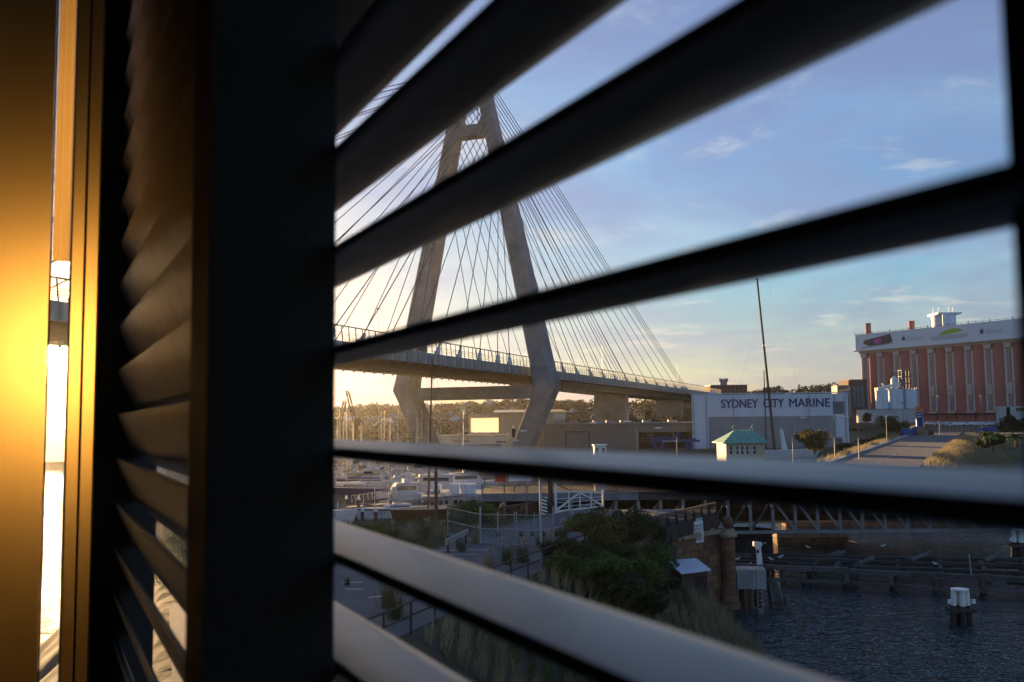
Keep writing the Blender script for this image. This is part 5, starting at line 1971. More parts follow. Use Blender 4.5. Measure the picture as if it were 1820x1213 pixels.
# mooring piles with white conical caps
PILE = [(616, 897, 881, 'left of the tall light pole'), (637, 919, 881, 'at the stern of the half-hidden white yacht'), (644, 927, 902, 'second nearest, left of the LUCKY yacht'), (668, 928, 902, 'nearest, before the LUCKY yacht'),
        (673, 892, 873, 'behind the gangway, left one'), (694, 905, 873, 'behind the gangway, right one'), (700, 912, 893, 'above the LUCKY yacht cabin'),
        (723, 908, 894, 'just behind the maroon sloop bow'), (752, 905, 886, 'beside the maroon sloop mast'), (808, 895, 875, 'left of the grey notice'), (820, 902, 879, 'by the round bush'), (843, 888, 870, 'by the white containers')]
for px, pb, pt, lb in PILE:
    q = G(px, pb, 0)
    zt_ = ZY(px, pt, q.y)
    t = thing('mooring_pile', 'brown mooring pile with white cone cap, ' + lb, 'mooring pile', (q.x, q.y, 0), 'mooring piles with white caps')
    MB().tube([(q.x, q.y, -1), (q.x, q.y, zt_ - .5)], .21, 10).build('pile', m_rust, t, smooth=True)
    MB().lathe((q.x, q.y, zt_ - .55), [(.24, 0), (.24, .22), (.02, .62), (0, .62)], 12).build('cone_cap', m_white, t)

# pontoons, gangway
m_pont = mat('pontoon_boards', (.22, .19, .16), .85, 0, .3, 1.5)
for a, b_, w_, lb in (((600, 905), (770, 890), 2.2, 'floating pontoon in front of the nearer yachts'), ((600, 873), (745, 864), 2.4, 'floating pontoon behind the navy yacht'), ((600, 852), (800, 846), 2.2, 'floating pontoon among the back rows')):
    pa, pb = G(*a, .5), G(*b_, .5)
    t = thing('pontoon', lb, 'pontoon', pa.lerp(pb, .5))
    d = (pb - pa)
    n = 12
    for k in range(n):
        p0, p1 = pa + d * (k / n), pa + d * ((k + .97) / n)
        MB().bar(p0, p1, w_, .35).build('float', m_pont, t)
    for k in range(0, n, 3):
        p0 = pa + d * (k / n)
        MB().bar(p0 + up * .1, p0 + up * .95, .12).build('service_post', m_white, t)
t = thing('gangway', 'white railed gangway sloping down to the pontoon', 'gangway', G(665, 895, .5))
pa, pb = G(632, 894, .6), G(694, 886, 2.2)
MB().bar(pa, pb, 1.3, .15).build('ramp', m_pont, t)
dd = (pb - pa).normalized()
sd = Vector((dd.y, -dd.x, 0)) * .62
for s in (-1, 1):
    mb = MB()
    mb.bar(pa + sd * s + up * 1.1, pb + sd * s + up * 1.1, .07)
    for k in range(9):
        p = pa.lerp(pb, k / 8)
        mb.bar(p + sd * s, p + sd * s + up * 1.1, .06)
        if k < 8:
            mb.bar(p + sd * s + up * .1, pa.lerp(pb, (k + 1) / 8) + sd * s + up * 1.05, .035)
    mb.build('side_rail', m_white, t)

# wharf with van and containers
WX0, WX1, WY = XZ(752, 140), XZ(872, 140), 136.0
t = thing('wharf', 'low concrete wharf carrying the van and white containers', 'wharf', ((WX0 + WX1) / 2, WY + 6, 0))
MB().hexa([(WX0, WY, 1.45), (WX1, WY, 1.45), (WX1, WY + 14, 1.45), (WX0, WY + 14, 1.45), (WX0, WY, 2.0), (WX1, WY, 2.0), (WX1, WY + 14, 2.0), (WX0, WY + 14, 2.0)]).build('deck', m_bconc, t)
for k in range(5):
    for j in range(2):
        x = WX0 + .6 + k * (WX1 - WX0 - 1.2) / 4
        MB().tube([(x, WY + .6 + j * 12, -1), (x, WY + .6 + j * 12, 1.447)], .25, 8).build('pile', m_timber, t)


def container(px0, px1, py, lb):
    Y = WY + 3
    x0, x1 = XZ(px0, Y), XZ(px1, Y)
    zt_ = ZY((px0 + px1) / 2, py, Y)
    t = thing('container', lb, 'container', ((x0 + x1) / 2, Y + 1, 2.0))
    MB().box(((x0 + x1) / 2, Y + 1, (2.05 + zt_) / 2), (x1 - x0, 2.0, zt_ - 2.05)).build('box', m_white, t)
    n = max(3, int((x1 - x0) / .3))
    for k in range(n):
        MB().box((x0 + (k + .5) * (x1 - x0) / n, Y - .03, (2.05 + zt_) / 2), (.1, .05, zt_ - 2.25)).build('rib', m_white, t)


container(798, 815, 861, 'white container on the wharf, the left of two')
container(819, 844, 861, 'white container on the wharf, the right and wider of two')
vx = XZ(775, WY + 2)
t = thing('parked_van', 'small white van parked facing us on the wharf', 'van', (vx, WY + 3.5, 2.0))
MB().hexa([(vx - .55, WY + 2, 2.3), (vx + .55, WY + 2, 2.3), (vx + .55, WY + 5, 2.3), (vx - .55, WY + 5, 2.3), (vx - .46, WY + 2.5, 3.35), (vx + .46, WY + 2.5, 3.35), (vx + .5, WY + 5, 3.4), (vx - .5, WY + 5, 3.4)]).build('body', m_white, t)
MB().hexa([(vx - .45, WY + 2.14, 2.8), (vx + .45, WY + 2.14, 2.8), (vx + .45, WY + 2.2, 2.8), (vx - .45, WY + 2.2, 2.8), (vx - .4, WY + 2.38, 3.25), (vx + .4, WY + 2.38, 3.25), (vx + .4, WY + 2.44, 3.25), (vx - .4, WY + 2.44, 3.25)]).build('windscreen', m_glass, t)
MB().box((vx, WY + 1.97, 2.4), (1.1, .08, .18)).build('bumper', m_shedd, t)
for s in (-1, 1):
    MB().box((vx + s * .42, WY + 1.99, 2.6), (.18, .05, .14)).build('headlight', m_glass, t)
    for yy in (2.5, 4.4):
        MB().lathe((0, 0, 0), [(0, -.09), (.28, -.09), (.28, .09), (0, .09)], 12).build('wheel', m_dark, t)
        w = bpy.data.objects[-1] if False else t.children[-1]
        w.data.transform(Matrix.Translation(WLOC[t.name]))
        w.rotation_euler = (0, math.pi / 2, 0)
        w.location = (s * .5, yy - 3.5, .28)
q = G(798, 878, 2.0)
q = Vector((XZ(797, WY + 1), WY + 1, 2))
t = thing('wharf_notice', 'small grey notice board on a post left of the round bush', 'sign', q)
MB().bar(q, q + up * .6, .08).build('post', m_steel, t)
MB().box(q + up * .3 + Vector((.3, 0, -.9)), (.75, .05, 1.3)).build('board', m_steel, t)

# brown pole and light pole near the boats
q = G(775, 935, 0.5)
o = MB().tube([(q.x, q.y, -1), (q.x, q.y, ZY(775, 820, q.y))], [.22, .16], 9).build('timber_pole', m_rust, wloc=(q.x, q.y, 0))
tag(o, 'tall brown timber pole standing in the water by the maroon sloop', 'pole')
q = G(666, 904, 0.5)
o = MB().tube([(q.x, q.y, -1), (q.x, q.y, ZY(666, 866, q.y))], [.07, .06], 8).build('light_pole', m_white, wloc=(q.x, q.y, 0))
tag(o, 'slim white pole standing between the pontoon piles', 'pole')

# the big racing yacht in front of the white shed
bR = yacht('maxi_yacht', 'large white racing yacht lettered RAGA with a towering mast by the white shed', 'yacht', 31, 5.6, 2.3, m_hullw, 57.5, mat('mast_dark', (.05, .035, .035), .4, 0, .1, 1), None, cabin=False, mr=.46)
place(bR, XZ(1362, 306), 306, rad(0), rad(0))
for c in bR.children:
    if c.name.startswith('mast'):
        c.rotation_euler = (0, rad(-4.0), 0)
text_part('name_lettering', 'RAGAM', m_blue, bR, Vector((XZ(1264, 303) - XZ(1362, 306), -3.2, .95)) + WLOC[bR.name], (1, 0, 0), (0, 0, 1), 1.15, .05, .02, width=XZ(1292, 303) - XZ(1264, 303))
plain_part('furled_sail', MB().tube([(5.5, 0, 2.2), (4.6, 0, 8.8), (4.4, 0, 9.0)], [1.0, .5, .2], 8), m_white, bR)
b9 = yacht('sloop', 'smaller sloop with a shorter mast left of the towering mast', 'yacht', 14, 3.8, 1.5, m_hullw, 28, mat('mast_dark', (.05, .035, .035)), m_cover, mr=.24)
place(b9, XZ(1349, 318), 314, rad(5), 0)


# boat storage shed added to keep the low sun off the old road
bs = thing('added_shade_shed', 'grey boat shed added to shade the old road, mostly behind the broad dark post', 'shed', (-40.2, 133, 0))
BX0, BX1, BY0, BY1, BH = -53.0, -27.4, 125.0, 142.0, 12.6
n = 12
for k in range(n):
    a, b_ = BX0 + (BX1 - BX0) * k / n, BX0 + (BX1 - BX0) * (k + 1) / n
    MB().box(((a + b_) / 2, BY0, (BH + 1.2) / 2), (b_ - a - .05, .25, BH - 1.2)).build('front_panel', m_shedg, bs)
    MB().box(((a + b_) / 2, BY1, (BH + 1.2) / 2), (b_ - a - .05, .25, BH - 1.2)).build('rear_panel', m_shedg, bs)
for x in (BX0, BX1):
    MB().box((x, (BY0 + BY1) / 2, (BH + 1.2) / 2), (.25, BY1 - BY0, BH - 1.2)).build('end_wall', m_shedg, bs)
ym_ = (BY0 + BY1) / 2
MB().add([(BX0 - .5, BY0 - .6, BH), (BX1 + .2, BY0 - .6, BH), (BX1 + .2, ym_, BH + 2.2), (BX0 - .5, ym_, BH + 2.2), (BX1 + .2, BY1 + .6, BH), (BX0 - .5, BY1 + .6, BH)], [(0, 1, 2, 3), (3, 2, 4, 5), (1, 4, 2), (0, 3, 5), (0, 5, 4, 1)]).build('roof', m_shedd, bs)
MB().box(((BX0 + BX1) / 2, ym_, .85), (BX1 - BX0 + 1.5, BY1 - BY0 + 2, .7)).build('wharf_deck', m_bconc, bs)
for k in range(4):
    MB().box((BX0 + 4 + k * 6.2, BY0 - .2, 4.0), (4.2, .12, 5.4)).build('roller_door', m_shedd, bs)
for k in range(6):
    for j in range(2):
        MB().tube([(BX0 + .5 + k * 5.2, BY0 + .3 + j * 16, -1), (BX0 + .5 + k * 5.2, BY0 + .3 + j * 16, .5)], .3, 8).build('pile', m_timber, bs)

# ================================================================== vegetation
m_leafd = mat('leaf_dark', (0.040, 0.062, 0.022), .7, 0, .45, .8, transl=.25)
m_leafg = mat('leaf_green', (0.075, 0.130, 0.028), .7, 0, .4, .8, transl=.3)
m_leafy = mat('leaf_olive', (0.120, 0.115, 0.028), .7, 0, .4, .8, transl=.3)
m_leaffar = mat('leaf_far', (0.034, 0.037, 0.019), .85, 0, .45, .06, transl=.08)
m_dry = mat('dry_grass', (0.29, 0.245, 0.14), .85, 0, .35, .6, transl=.35)
m_grn = mat('green_grass', (0.085, 0.105, 0.032), .85, 0, .4, .8, transl=.35)
m_plume = mat('grass_plume', (0.50, 0.34, 0.28), .85, 0, .25, 3, transl=.45)
m_bark = mat('bark', (0.085, 0.060, 0.042), .95, 0, .3, 2, .3)


def tree(name, label, cat, base, h, lobes, leaf, n, m, trunk_r, group=None, shell=.45):
    """lobes: (dx, dy, dz, rx, ry, rz) about the base"""
    base = Vector(base)
    t = thing(name, label, cat, base, group)
    cs = [(base.x + l[0], base.y + l[1], base.z + l[2]) for l in lobes]
    rs = [l[3:6] for l in lobes]
    # break each lobe into clumps
    C, R = [], []
    rng = np.random.default_rng(int(abs(base.x * 13 + base.y * 7)) + 3)
    for c, r in zip(cs, rs):
        k = 7
        for j in range(k):
            d = rng.normal(size=3)
            d /= np.linalg.norm(d)
            C.append(np.array(c) + d * np.array(r) * .58)
            R.append(np.array(r) * rng.uniform(.36, .58))
    v, f = leaf_cloud(n, C, R, leaf, rng, .2, shell)
    np_mesh('crown', v, f, m, t)
    mb = MB()
    top = base + Vector((0, 0, h * .55))
    mb.tube([base - up * .4, base + Vector((trunk_r * .4, 0, h * .28)), top], [trunk_r, trunk_r * .8, trunk_r * .5], 7)
    for c in C[::3]:
        c = Vector(c)
        mb.tube([base + Vector((0, 0, h * .3)), base.lerp(c, .6) + up * .2, c], [trunk_r * .55, trunk_r * .35, trunk_r * .12], 5)
    mb.build('trunk', m_bark, t)
    return t


def lobes_blob(w, d, h, k, seed, z0=.5):
    r = random.Random(seed)
    out = []
    for i in range(k):
        out.append((r.uniform(-.55, .55) * w, r.uniform(-.5, .5) * d, z0 * h + r.uniform(-.12, .28) * h, w * r.uniform(.38, .6), d * r.uniform(.38, .6), h * r.uniform(.22, .36)))
    return out


def on_bank(px, py, lift=0.0):
    """where the sight line through a pixel meets the near bank"""
    d = ray(px, py)
    s = 20.0
    while s < 90:
        p = CAM + d * s
        if p.z <= bank_h(p.x, p.y):
            return p
        s += .25
    return CAM + d * 60


# shrubs on the near bank: (px, py of base, width, height, material, label)
SHRUBS = [(1060, 985, 2.2, 2.1, m_leafy, 'olive shrub with pale tips against the pipe railing'),
          (1120, 985, 2.4, 2.3, m_leafd, 'dark leafy shrub in front of the lattice parapet start'),
          (1165, 1000, 2.0, 2.2, m_leafd, 'dark shrub brushing the hut roof'),
          (1010, 1010, 1.8, 1.5, m_leafd, 'low dark shrub right of the striped marker pole'),
          (1060, 1050, 2.3, 1.9, m_leafg, 'bright green shrub at the front of the bank thicket'),
          (1120, 1062, 2.3, 1.9, m_leafg, 'leafy green shrub in the middle of the bank, below the hut'),
          (1170, 1075, 1.6, 1.4, m_leafd, 'small dark shrub left of the dry grass slope'),
          (1090, 1015, 2.2, 1.8, m_leafd, 'shadowy shrub between the railing and the green shrubs'),
          (1150, 1040, 2.2, 1.9, m_leafg, 'green shrub crowding the left side of the hut'),
          (1020, 1040, 1.9, 1.5, m_leafg, 'low green shrub nearest the louvre on the bank'),
          (1090, 1085, 2.2, 1.6, m_leafd, 'low spreading shrub at the foot of the thicket'),
          (1150, 1100, 1.8, 1.3, m_leafd, 'scrubby bush above the water at the lower thicket edge')]
for i, (px, py, w_, h_, m_, lb) in enumerate(SHRUBS):
    p = on_bank(px, py)
    tree('shrub', lb, 'shrub', p, h_, lobes_blob(w_ * .72, w_ * .68, h_, 7, i + 5), .085, 6500, m_, .07, 'shrubs on the near bank', .3)
q = Vector((*g2(838, 930), RZ))
t = tree('round_bush', 'dense rounded green bush at the road edge above the chain-link fence', 'bush', q, 1.7, [(0, 0, .55, 1.7, 1.3, .8), (-.7, 0, .4, 1.0, 1.0, .6), (.9, .1, .45, 1.1, 1.0, .6)], .075, 8000, m_leafg, .08, None, .5)
q = Vector((*g2(655, 945), RZ - .3))
tree('verge_bush', 'low green bush on the verge before the moored yachts', 'bush', q, .9, [(0, 0, .35, 1.1, .8, .4), (.7, 0, .3, .8, .7, .35)], .07, 2600, m_leafg, .05)

# grass on the bank (uncountable)
def bank_grass():
    rng = np.random.default_rng(5)
    pts = []
    while len(pts) < 26000:
        x, y = rng.uniform(-7, 15.5), rng.uniform(30, 66)
        z = bank_h(x, y)
        if poly_dist(x, y, LAND_TOP) > .1 and z > .15:
            pts.append((x, y, z - .03))
    pts = np.array(pts)
    # tufted: pull roots together
    cell = np.round(pts[:, :2] / .55) * .55
    pts[:, :2] = pts[:, :2] * .55 + cell * .45
    dry = noise_sel = np.array([noise.noise(Vector((p[0] * .25, p[1] * .25, 0))) for p in pts])
    sel = (dry > -.05) | (pts[:, 0] > 9)
    a, b_ = pts[sel], pts[~sel]
    v, f = grass_blades(len(a), a, .75, .012, rng, .5, (.25, -.1, 0))
    o = np_mesh('dry_grass', v, f, m_dry)
    tag(o, kind='stuff')
    v, f = grass_blades(len(b_), b_, .55, .012, rng, .5)
    o = np_mesh('bank_grass', v, f, m_grn)
    tag(o, kind='stuff')
    # verge left of the road
    pts = []
    while len(pts) < 11000:
        x, y = rng.uniform(-26, 3), rng.uniform(42, 67)
        if poly_dist(x, y, road_poly) > .15 and poly_dist(x, y, LAND_TOP) < 1.5 and noise.noise(Vector((x * .4, y * .4, 9))) > -.15:
            pts.append((x, y, bank_h(x, y)))
    pts = np.array(pts)
    v, f = grass_blades(len(pts), pts, .32, .012, rng, .6)
    o = np_mesh('verge_grass', v, f, m_grn)
    tag(o, kind='stuff')


bank_grass()


def tuft_proto(seed, h, n, plume):
    rng = np.random.default_rng(seed)
    t = thing('grass_tuft', 'x', 'grass tuft', (0, 0, 0), 'plumed grass tufts around the old road')
    base = np.stack([rng.normal(size=n) * h * .16, rng.normal(size=n) * h * .16, np.zeros(n)], 1)
    v, f = grass_blades(n, base, h, .009, rng, .75, (0, 0, 0))
    np_mesh('blades', v, f, m_grn if seed % 2 else m_dry, t)
    if plume:
        mb = MB()
        for k in range(plume):
            a = rng.uniform(0, 2 * math.pi)
            l = rng.uniform(.05, .4) * h
            p0 = Vector((0, 0, .2))
            p1 = Vector((math.cos(a) * l * .6, math.sin(a) * l * .6, h * rng.uniform(.95, 1.15)))
            p2 = p1 + Vector((math.cos(a) * l * .3, math.sin(a) * l * .3, h * .22))
            mb.tube([p1, p1.lerp(p2, .4), p2], [.012, .028, .006], 5)
            mb.tube([p0, p1], .004, 3, caps=False)
        mb.build('plumes', m_plume, t)
    return t


TUFT = [(900, 1003, 0, 'plumed tuft on the road edge left of the marker pole'), (930, 1000, 0, 'tall plumed tuft by the pipe railing near the marker pole'), (975, 985, 0, 'plumed tuft at the railing right of the marker pole'),
        (1015, 945, 0, 'plumed tuft at the far end of the pipe railing'), (845, 965, 2, 'small plumed tuft on the asphalt before the fence post'), (820, 980, 1, 'green tuft on the asphalt by the parking lines'),
        (885, 955, 3, 'low tuft under the left fence gate'), (947, 953, 3, 'low tuft behind the right fence gate'), (966, 953, 3, 'low tuft beside the fence, under the marker pole'), (988, 953, 3, 'low tuft at the last fence post'), (926, 954, 3, 'low tuft where the two gates meet'),
        (960, 972, 1, 'green tuft at the foot of the marker pole'), (700, 962, 0, 'plumed tuft on the verge, leftmost of the group'), (730, 960, 2, 'plumed tuft on the verge below the maroon sloop'), (757, 958, 0, 'tall tuft on the verge left of the guard rail'), (785, 955, 2, 'plumed tuft on the verge at the guard rail'),
        (830, 950, 1, 'spiky green tuft left of the fence post'), (760, 985, 1, 'green tuft at the guard rail foot'), (617, 1040, 3, 'tiny tuft on the parking bay at far left'), (690, 1080, 0, 'plumed tuft by the near end of the pipe railing'), (705, 1100, 0, 'second plumed tuft by the near railing, further right'),
        (870, 1012, 2, 'plumed tuft at the road edge nearest the louvre'), (1000, 962, 0, 'plumed tuft between railing and olive shrub'), (1040, 952, 2, 'small tuft at the black bollard')]
tp = [tuft_proto(1, .95, 170, 9), tuft_proto(3, .6, 130, 0), tuft_proto(2, .75, 130, 7), tuft_proto(5, .35, 70, 0)]
tu = [0, 0, 0, 0]
for px, py, k, lb in TUFT:
    p = Vector((*g2(px, py), RZ))
    if poly_dist(p.x, p.y, LAND_TOP) > 0:
        p.z = bank_h(p.x, p.y)
    o = tp[k] if not tu[k] else clone(tp[k], p)
    tu[k] = 1
    place(o, p.x, p.y, random.uniform(0, 6), 0, p.z - .02)
    o['label'] = lb

# ================================================================== hill: wood, houses, skyline trees
HOUSES = [(652, 742, 600), (668, 750, 560), (625, 752, 560), (700, 744, 610), (792, 748, 560), (802, 742, 600), (812, 752, 540), (830, 727, 680), (760, 730, 700), (780, 752, 520), (870, 722, 720), (690, 757, 520), (645, 760, 510), (905, 727, 690), (1135, 738, 560), (1155, 735, 600), (1020, 737, 600), (1060, 741, 560)]


def hill_wood():
    rng = np.random.default_rng(21)
    C, R = [], []
    while len(C) < 560:
        y = rng.uniform(400, 860)
        px = rng.uniform(520, 1560)
        x = (px - 910) / 1700 * y
        z = land_h(x, y)
        if px > 1240 and y < 560:
            continue
        if any(abs(px - h[0]) < 8 and y < h[2] + 5 and y > h[2] - 45 for h in HOUSES):
            continue
        s = rng.uniform(2.4, 5.2)
        C.append((x, y, z + s * .8))
        R.append((s * 1.1, s * 1.1, s * .85))
    v, f = leaf_cloud(52000, C, R, .95, rng, .2, .55)
    o = np_mesh('hill_wood', v, f, m_leaffar)
    tag(o, kind='stuff')


hill_wood()
m_roofs = [mat('tile_red', (.20, .09, .06), .8, 0, .2, .6), mat('tile_grey', (.16, .16, .17), .7, 0, .2, .6), mat('roof_pale', (.45, .43, .40), .6, 0, .1, .6)]
m_hw = [mat('house_cream', (.55, .50, .40), .8, 0, .1, .5), mat('house_white', (.66, .64, .60), .8, 0, .1, .5), mat('house_brick', (.24, .13, .09), .85, 0, .2, .5)]
hw = ['cream', 'white', 'brick']
rf = ['red tiled', 'grey', 'pale']
for i, (px, py, Y) in enumerate(HOUSES):
    p = P(px, py, Y)
    side = 'left of the tower' if px < 720 else ('between the tower legs' if px < 1000 else 'right of the tower')
    j = sum(1 for q in HOUSES[:i] if (q[0] < 720) == (px < 720) and (q[0] < 1000) == (px < 1000))
    k, r_ = j % 3, (j + j // 3) % 3
    t = thing('hill_house', '%s house with %s roof on the hill, %s' % (hw[k], rf[r_], side), 'house', (p.x, Y, p.z - 4), 'houses on the wooded hill')
    w_, d_, h_ = random.uniform(6, 10), 7.0, random.uniform(2.2, 4)
    z0 = p.z - 2.2
    MB().box((p.x, Y, (z0 + p.z + h_ * .4) / 2), (w_, d_, p.z + h_ * .4 - z0)).build('wall', m_hw[k], t)
    ze = p.z + h_ * .4
    MB().add([(p.x - w_ / 2 - .5, Y - d_ / 2 - .5, ze), (p.x + w_ / 2 + .5, Y - d_ / 2 - .5, ze), (p.x + w_ / 2 + .5, Y + d_ / 2 + .5, ze), (p.x - w_ / 2 - .5, Y + d_ / 2 + .5, ze), (p.x - w_ / 2 + 2, Y, ze + 2.4), (p.x + w_ / 2 - 2, Y, ze + 2.4)],
             [(0, 1, 5, 4), (1, 2, 5), (2, 3, 4, 5), (3, 0, 4), (3, 2, 1, 0)]).build('roof', m_roofs[r_], t)
    for c in range(3):
        MB().box((p.x - w_ * .3 + c * w_ * .3, Y - d_ / 2 - .03, ze - 1.3), (1.0, .08, 1.0)).build('window', m_glass, t)

SKY = [(668, 716, 640, 16, 'fig', 'broad dark tree topping the ridge left of the tower'), (628, 722, 600, 9, 'fig', 'small ridge tree below the crane'), (695, 722, 640, 9, 'fig', 'ridge tree just left of the tower leg'),
       (800, 714, 760, 11, 'fig', 'ridge tree right of the left tower leg'), (835, 711, 760, 13, 'fig', 'tallest ridge tree between the tower legs'), (870, 709, 780, 13, 'fig', 'broad ridge tree midway between the tower legs'), (905, 706, 780, 12, 'fig', 'ridge tree near the right tower leg'), (930, 706, 780, 11, 'fig', 'ridge tree touching the right tower leg'),
       (1358, 684, 660, 16, 'fig', 'broad skyline tree right of the brick apartment block'), (1398, 690, 660, 12, 'fig', 'skyline tree just right of the towering mast'), (1420, 682, 680, 15, 'pine', 'tiered pine on the skyline above the shed lettering'), (1452, 684, 680, 14, 'pine', 'second tiered pine on the skyline, further right'), (1478, 690, 660, 11, 'fig', 'low skyline tree by the glazed office'), (1440, 694, 650, 9, 'fig', 'low skyline tree between the two pines')]
for px, py, Y, h_, kd, lb in SKY:
    p = P(px, py, Y)
    base = Vector((p.x, Y, p.z - h_))
    if kd == 'fig':
        tree('skyline_tree', lb, 'tree', base, h_, [(0, 0, h_ * .68, h_ * .55, h_ * .5, h_ * .26), (-h_ * .35, 0, h_ * .55, h_ * .32, h_ * .3, h_ * .2), (h_ * .38, 0, h_ * .55, h_ * .32, h_ * .3, h_ * .2)], .55, 1500, m_leaffar, .5, 'trees on the ridge', .4)
    else:
        lob = [(0, 0, h_ * (.25 + .11 * k), h_ * (.30 - .038 * k), h_ * (.30 - .038 * k), h_ * .035) for k in range(7)]
        tree('skyline_pine', lb, 'tree', base, h_, lob, .5, 1300, m_leaffar, .35, 'trees on the ridge', .2)

# trees on the far right bank
TR = [(1448, 806, 235, 6.5, 6.0, m_leafy, 'bushy olive tree in front of the yacht shed'), (1432, 792, 238, 4.5, 4.5, m_leafd, 'small dark tree left of the olive tree by the shed'),
      (1578, 772, 330, 7.5, 7.5, m_leafd, 'dark round tree left of the blue and orange sign'), (1604, 772, 340, 5.5, 5.0, m_leafg, 'lighter green tree beside the dark round one'), (1541, 752, 380, 4.5, 4.5, m_leafd, 'small dark tree at the corner of the white shed'),
      (1508, 806, 220, 4.5, 2.6, m_leafd, 'low bush beside the far approach road, nearest the shed'), (1540, 795, 260, 5.5, 2.8, m_leafd, 'low wide bush along the far approach road'), (1570, 785, 300, 5.0, 2.6, m_leafy, 'dry olive bush along the far approach road'),
      (1800, 772, 260, 8, 5.5, m_leafd, 'dark spreading tree at the right edge below the silos'), (1765, 800, 200, 6, 4, m_leafd, 'dark thicket on the bank at the right edge')]
for i, (px, py, Y, w_, h_, m_, lb) in enumerate(TR):
    p = P(px, py, Y)
    tree('bank_tree', lb, 'tree', p, h_, lobes_blob(w_ * .6, w_ * .5, h_, 8, i + 40, .42), .24, 4600, m_, .16, 'trees and bushes on the far bank', .35)


def palm(px, py, Y, h_, lb):
    p = P(px, py, Y)
    t = thing('palm', lb, 'palm', p, 'palms on the far bank')
    MB().tube([p - up * .5, p + up * h_], [.35, .28], 8).build('trunk', m_bark, t)
    mb = MB()
    r = random.Random(px)
    for k in range(26):
        a = k * 2.4
        el = r.uniform(.15, 1.2)
        L_ = r.uniform(1.9, 2.6)
        dirx = Vector((math.cos(a), math.sin(a), 0))
        prev = p + up * h_
        pts = [prev]
        for j in range(1, 6):
            f = j / 5
            pts.append(p + up * (h_ + math.sin(el) * L_ * f - .9 * L_ * f * f * .8) + dirx * (L_ * f * (math.cos(el) * .6 + .4)))
        side = Vector((-dirx.y, dirx.x, 0))
        for j in range(5):
            w0, w1 = .34 * (1 - j / 5.5), .34 * (1 - (j + 1) / 5.5)
            mb.add([pts[j] + side * w0 - up * .12, pts[j], pts[j] - side * w0 - up * .12, pts[j + 1] - side * w1 - up * .12, pts[j + 1], pts[j + 1] + side * w1 - up * .12], [(0, 1, 4, 5), (1, 2, 3, 4)])
    mb.build('fronds', m_leafg, t)


palm(1752, 786, 190, 1.4, 'green palm on the far bank, the left of two')
palm(1806, 790, 185, 1.4, 'green palm on the far bank, the right of two')


def far_grass():
    rng = np.random.default_rng(8)
    pts = []
    d = Vector((RD_B.x - RD_A.x, RD_B.y - RD_A.y)).normalized()
    while len(pts) < 26000:
        al, cr = rng.uniform(-4, 190), rng.uniform(5.0, 24)
        sgn = 1 if rng.random() < .75 else -1
        x, y = RD_A.x + d.x * al + d.y * cr * sgn, RD_A.y + d.y * al - d.x * cr * sgn
        z = land_h(x, y)
        half = 6.0 + al * .012
        if z > .3 and cr > half + .3 and noise.noise(Vector((x * .12, y * .12, 4))) > -.2:
            pts.append((x, y, z - .05))
    pts = np.array(pts)
    v, f = grass_blades(len(pts), pts, 1.15, .05, rng, .6, (.3, 0, 0))
    o = np_mesh('far_bank_grass', v, f, m_dry)
    tag(o, kind='stuff')


far_grass()

# ================================================================== far approach road and its furniture
d = Vector((RD_B.x - RD_A.x, RD_B.y - RD_A.y, 0)).normalized()
sd = Vector((d.y, -d.x, 0))
A0 = Vector((RD_A.x, RD_A.y, 6.0)) - d * 2
rl = (Vector((RD_B.x, RD_B.y, 0)) - Vector((RD_A.x, RD_A.y, 0))).length + 60
w0, w1 = 6.0, 8.6
tag(MB().hexa([A0 - sd * w0 - up * .3, A0 + sd * w0 - up * .3, A0 + d * rl + sd * w1 - up * .3, A0 + d * rl - sd * w1 - up * .3,
               A0 - sd * w0, A0 + sd * w0, A0 + d * rl + sd * w1, A0 + d * rl - sd * w1]).build('approach_road', m_asph), kind='structure')
tag(MB().hexa([A0 - sd * (w0 + 1.6) - up * .25, A0 - sd * (w0 + .01) - up * .25, A0 + d * rl - sd * (w1 + .01) - up * .25, A0 + d * rl - sd * (w1 + 1.6) - up * .25,
               A0 - sd * (w0 + 1.6) + up * .14, A0 - sd * (w0 + .01) + up * .14, A0 + d * rl - sd * (w1 + .01) + up * .14, A0 + d * rl - sd * (w1 + 1.6) + up * .14]).build('pavement', m_bconc), kind='structure')
for k in range(14):
    a = A0 + d * (10 + k * 16) + up * .006
    o = MB().add([a - sd * .1, a + sd * .1, a + d * 5 + sd * .1, a + d * 5 - sd * .1], [(0, 1, 2, 3)]).build('road_marking', m_line)
    tag(o, kind='structure')

# blue and orange pylon sign
q = P(1635, 772, 352)
q.z = 5.9
t = thing('pylon_sign', 'tall blue pylon sign with an orange head beside the far road', 'sign', q)
zt_, zm = ZY(1635, 723, 352), ZY(1635, 733.5, 352)
wS = XZ(1640.5, 352) - XZ(1629.5, 352)
MB().box((q.x, q.y, (q.z + zm) / 2), (wS, .6, zm - q.z)).build('blue_face', mat('sign_blue', (.01, .035, .22), .5, 0, .05, 1), t)
MB().box((q.x, q.y, (zm + zt_) / 2 + .02), (wS, .64, zt_ - zm)).build('orange_head', mat('sign_orange', (.55, .16, .04), .5, 0, .1, 1), t)
for k in range(2):
    MB().box((q.x - .1, q.y - .32, zm - .7 - k * .9), (wS * .65, .04, .28)).build('white_mark', m_white, t)

# blue tarpaulin heaps, skip, parked cars by the silos
m_tarp = mat('tarp_blue', (.015, .06, .25), .55, 0, .25, 1.5)


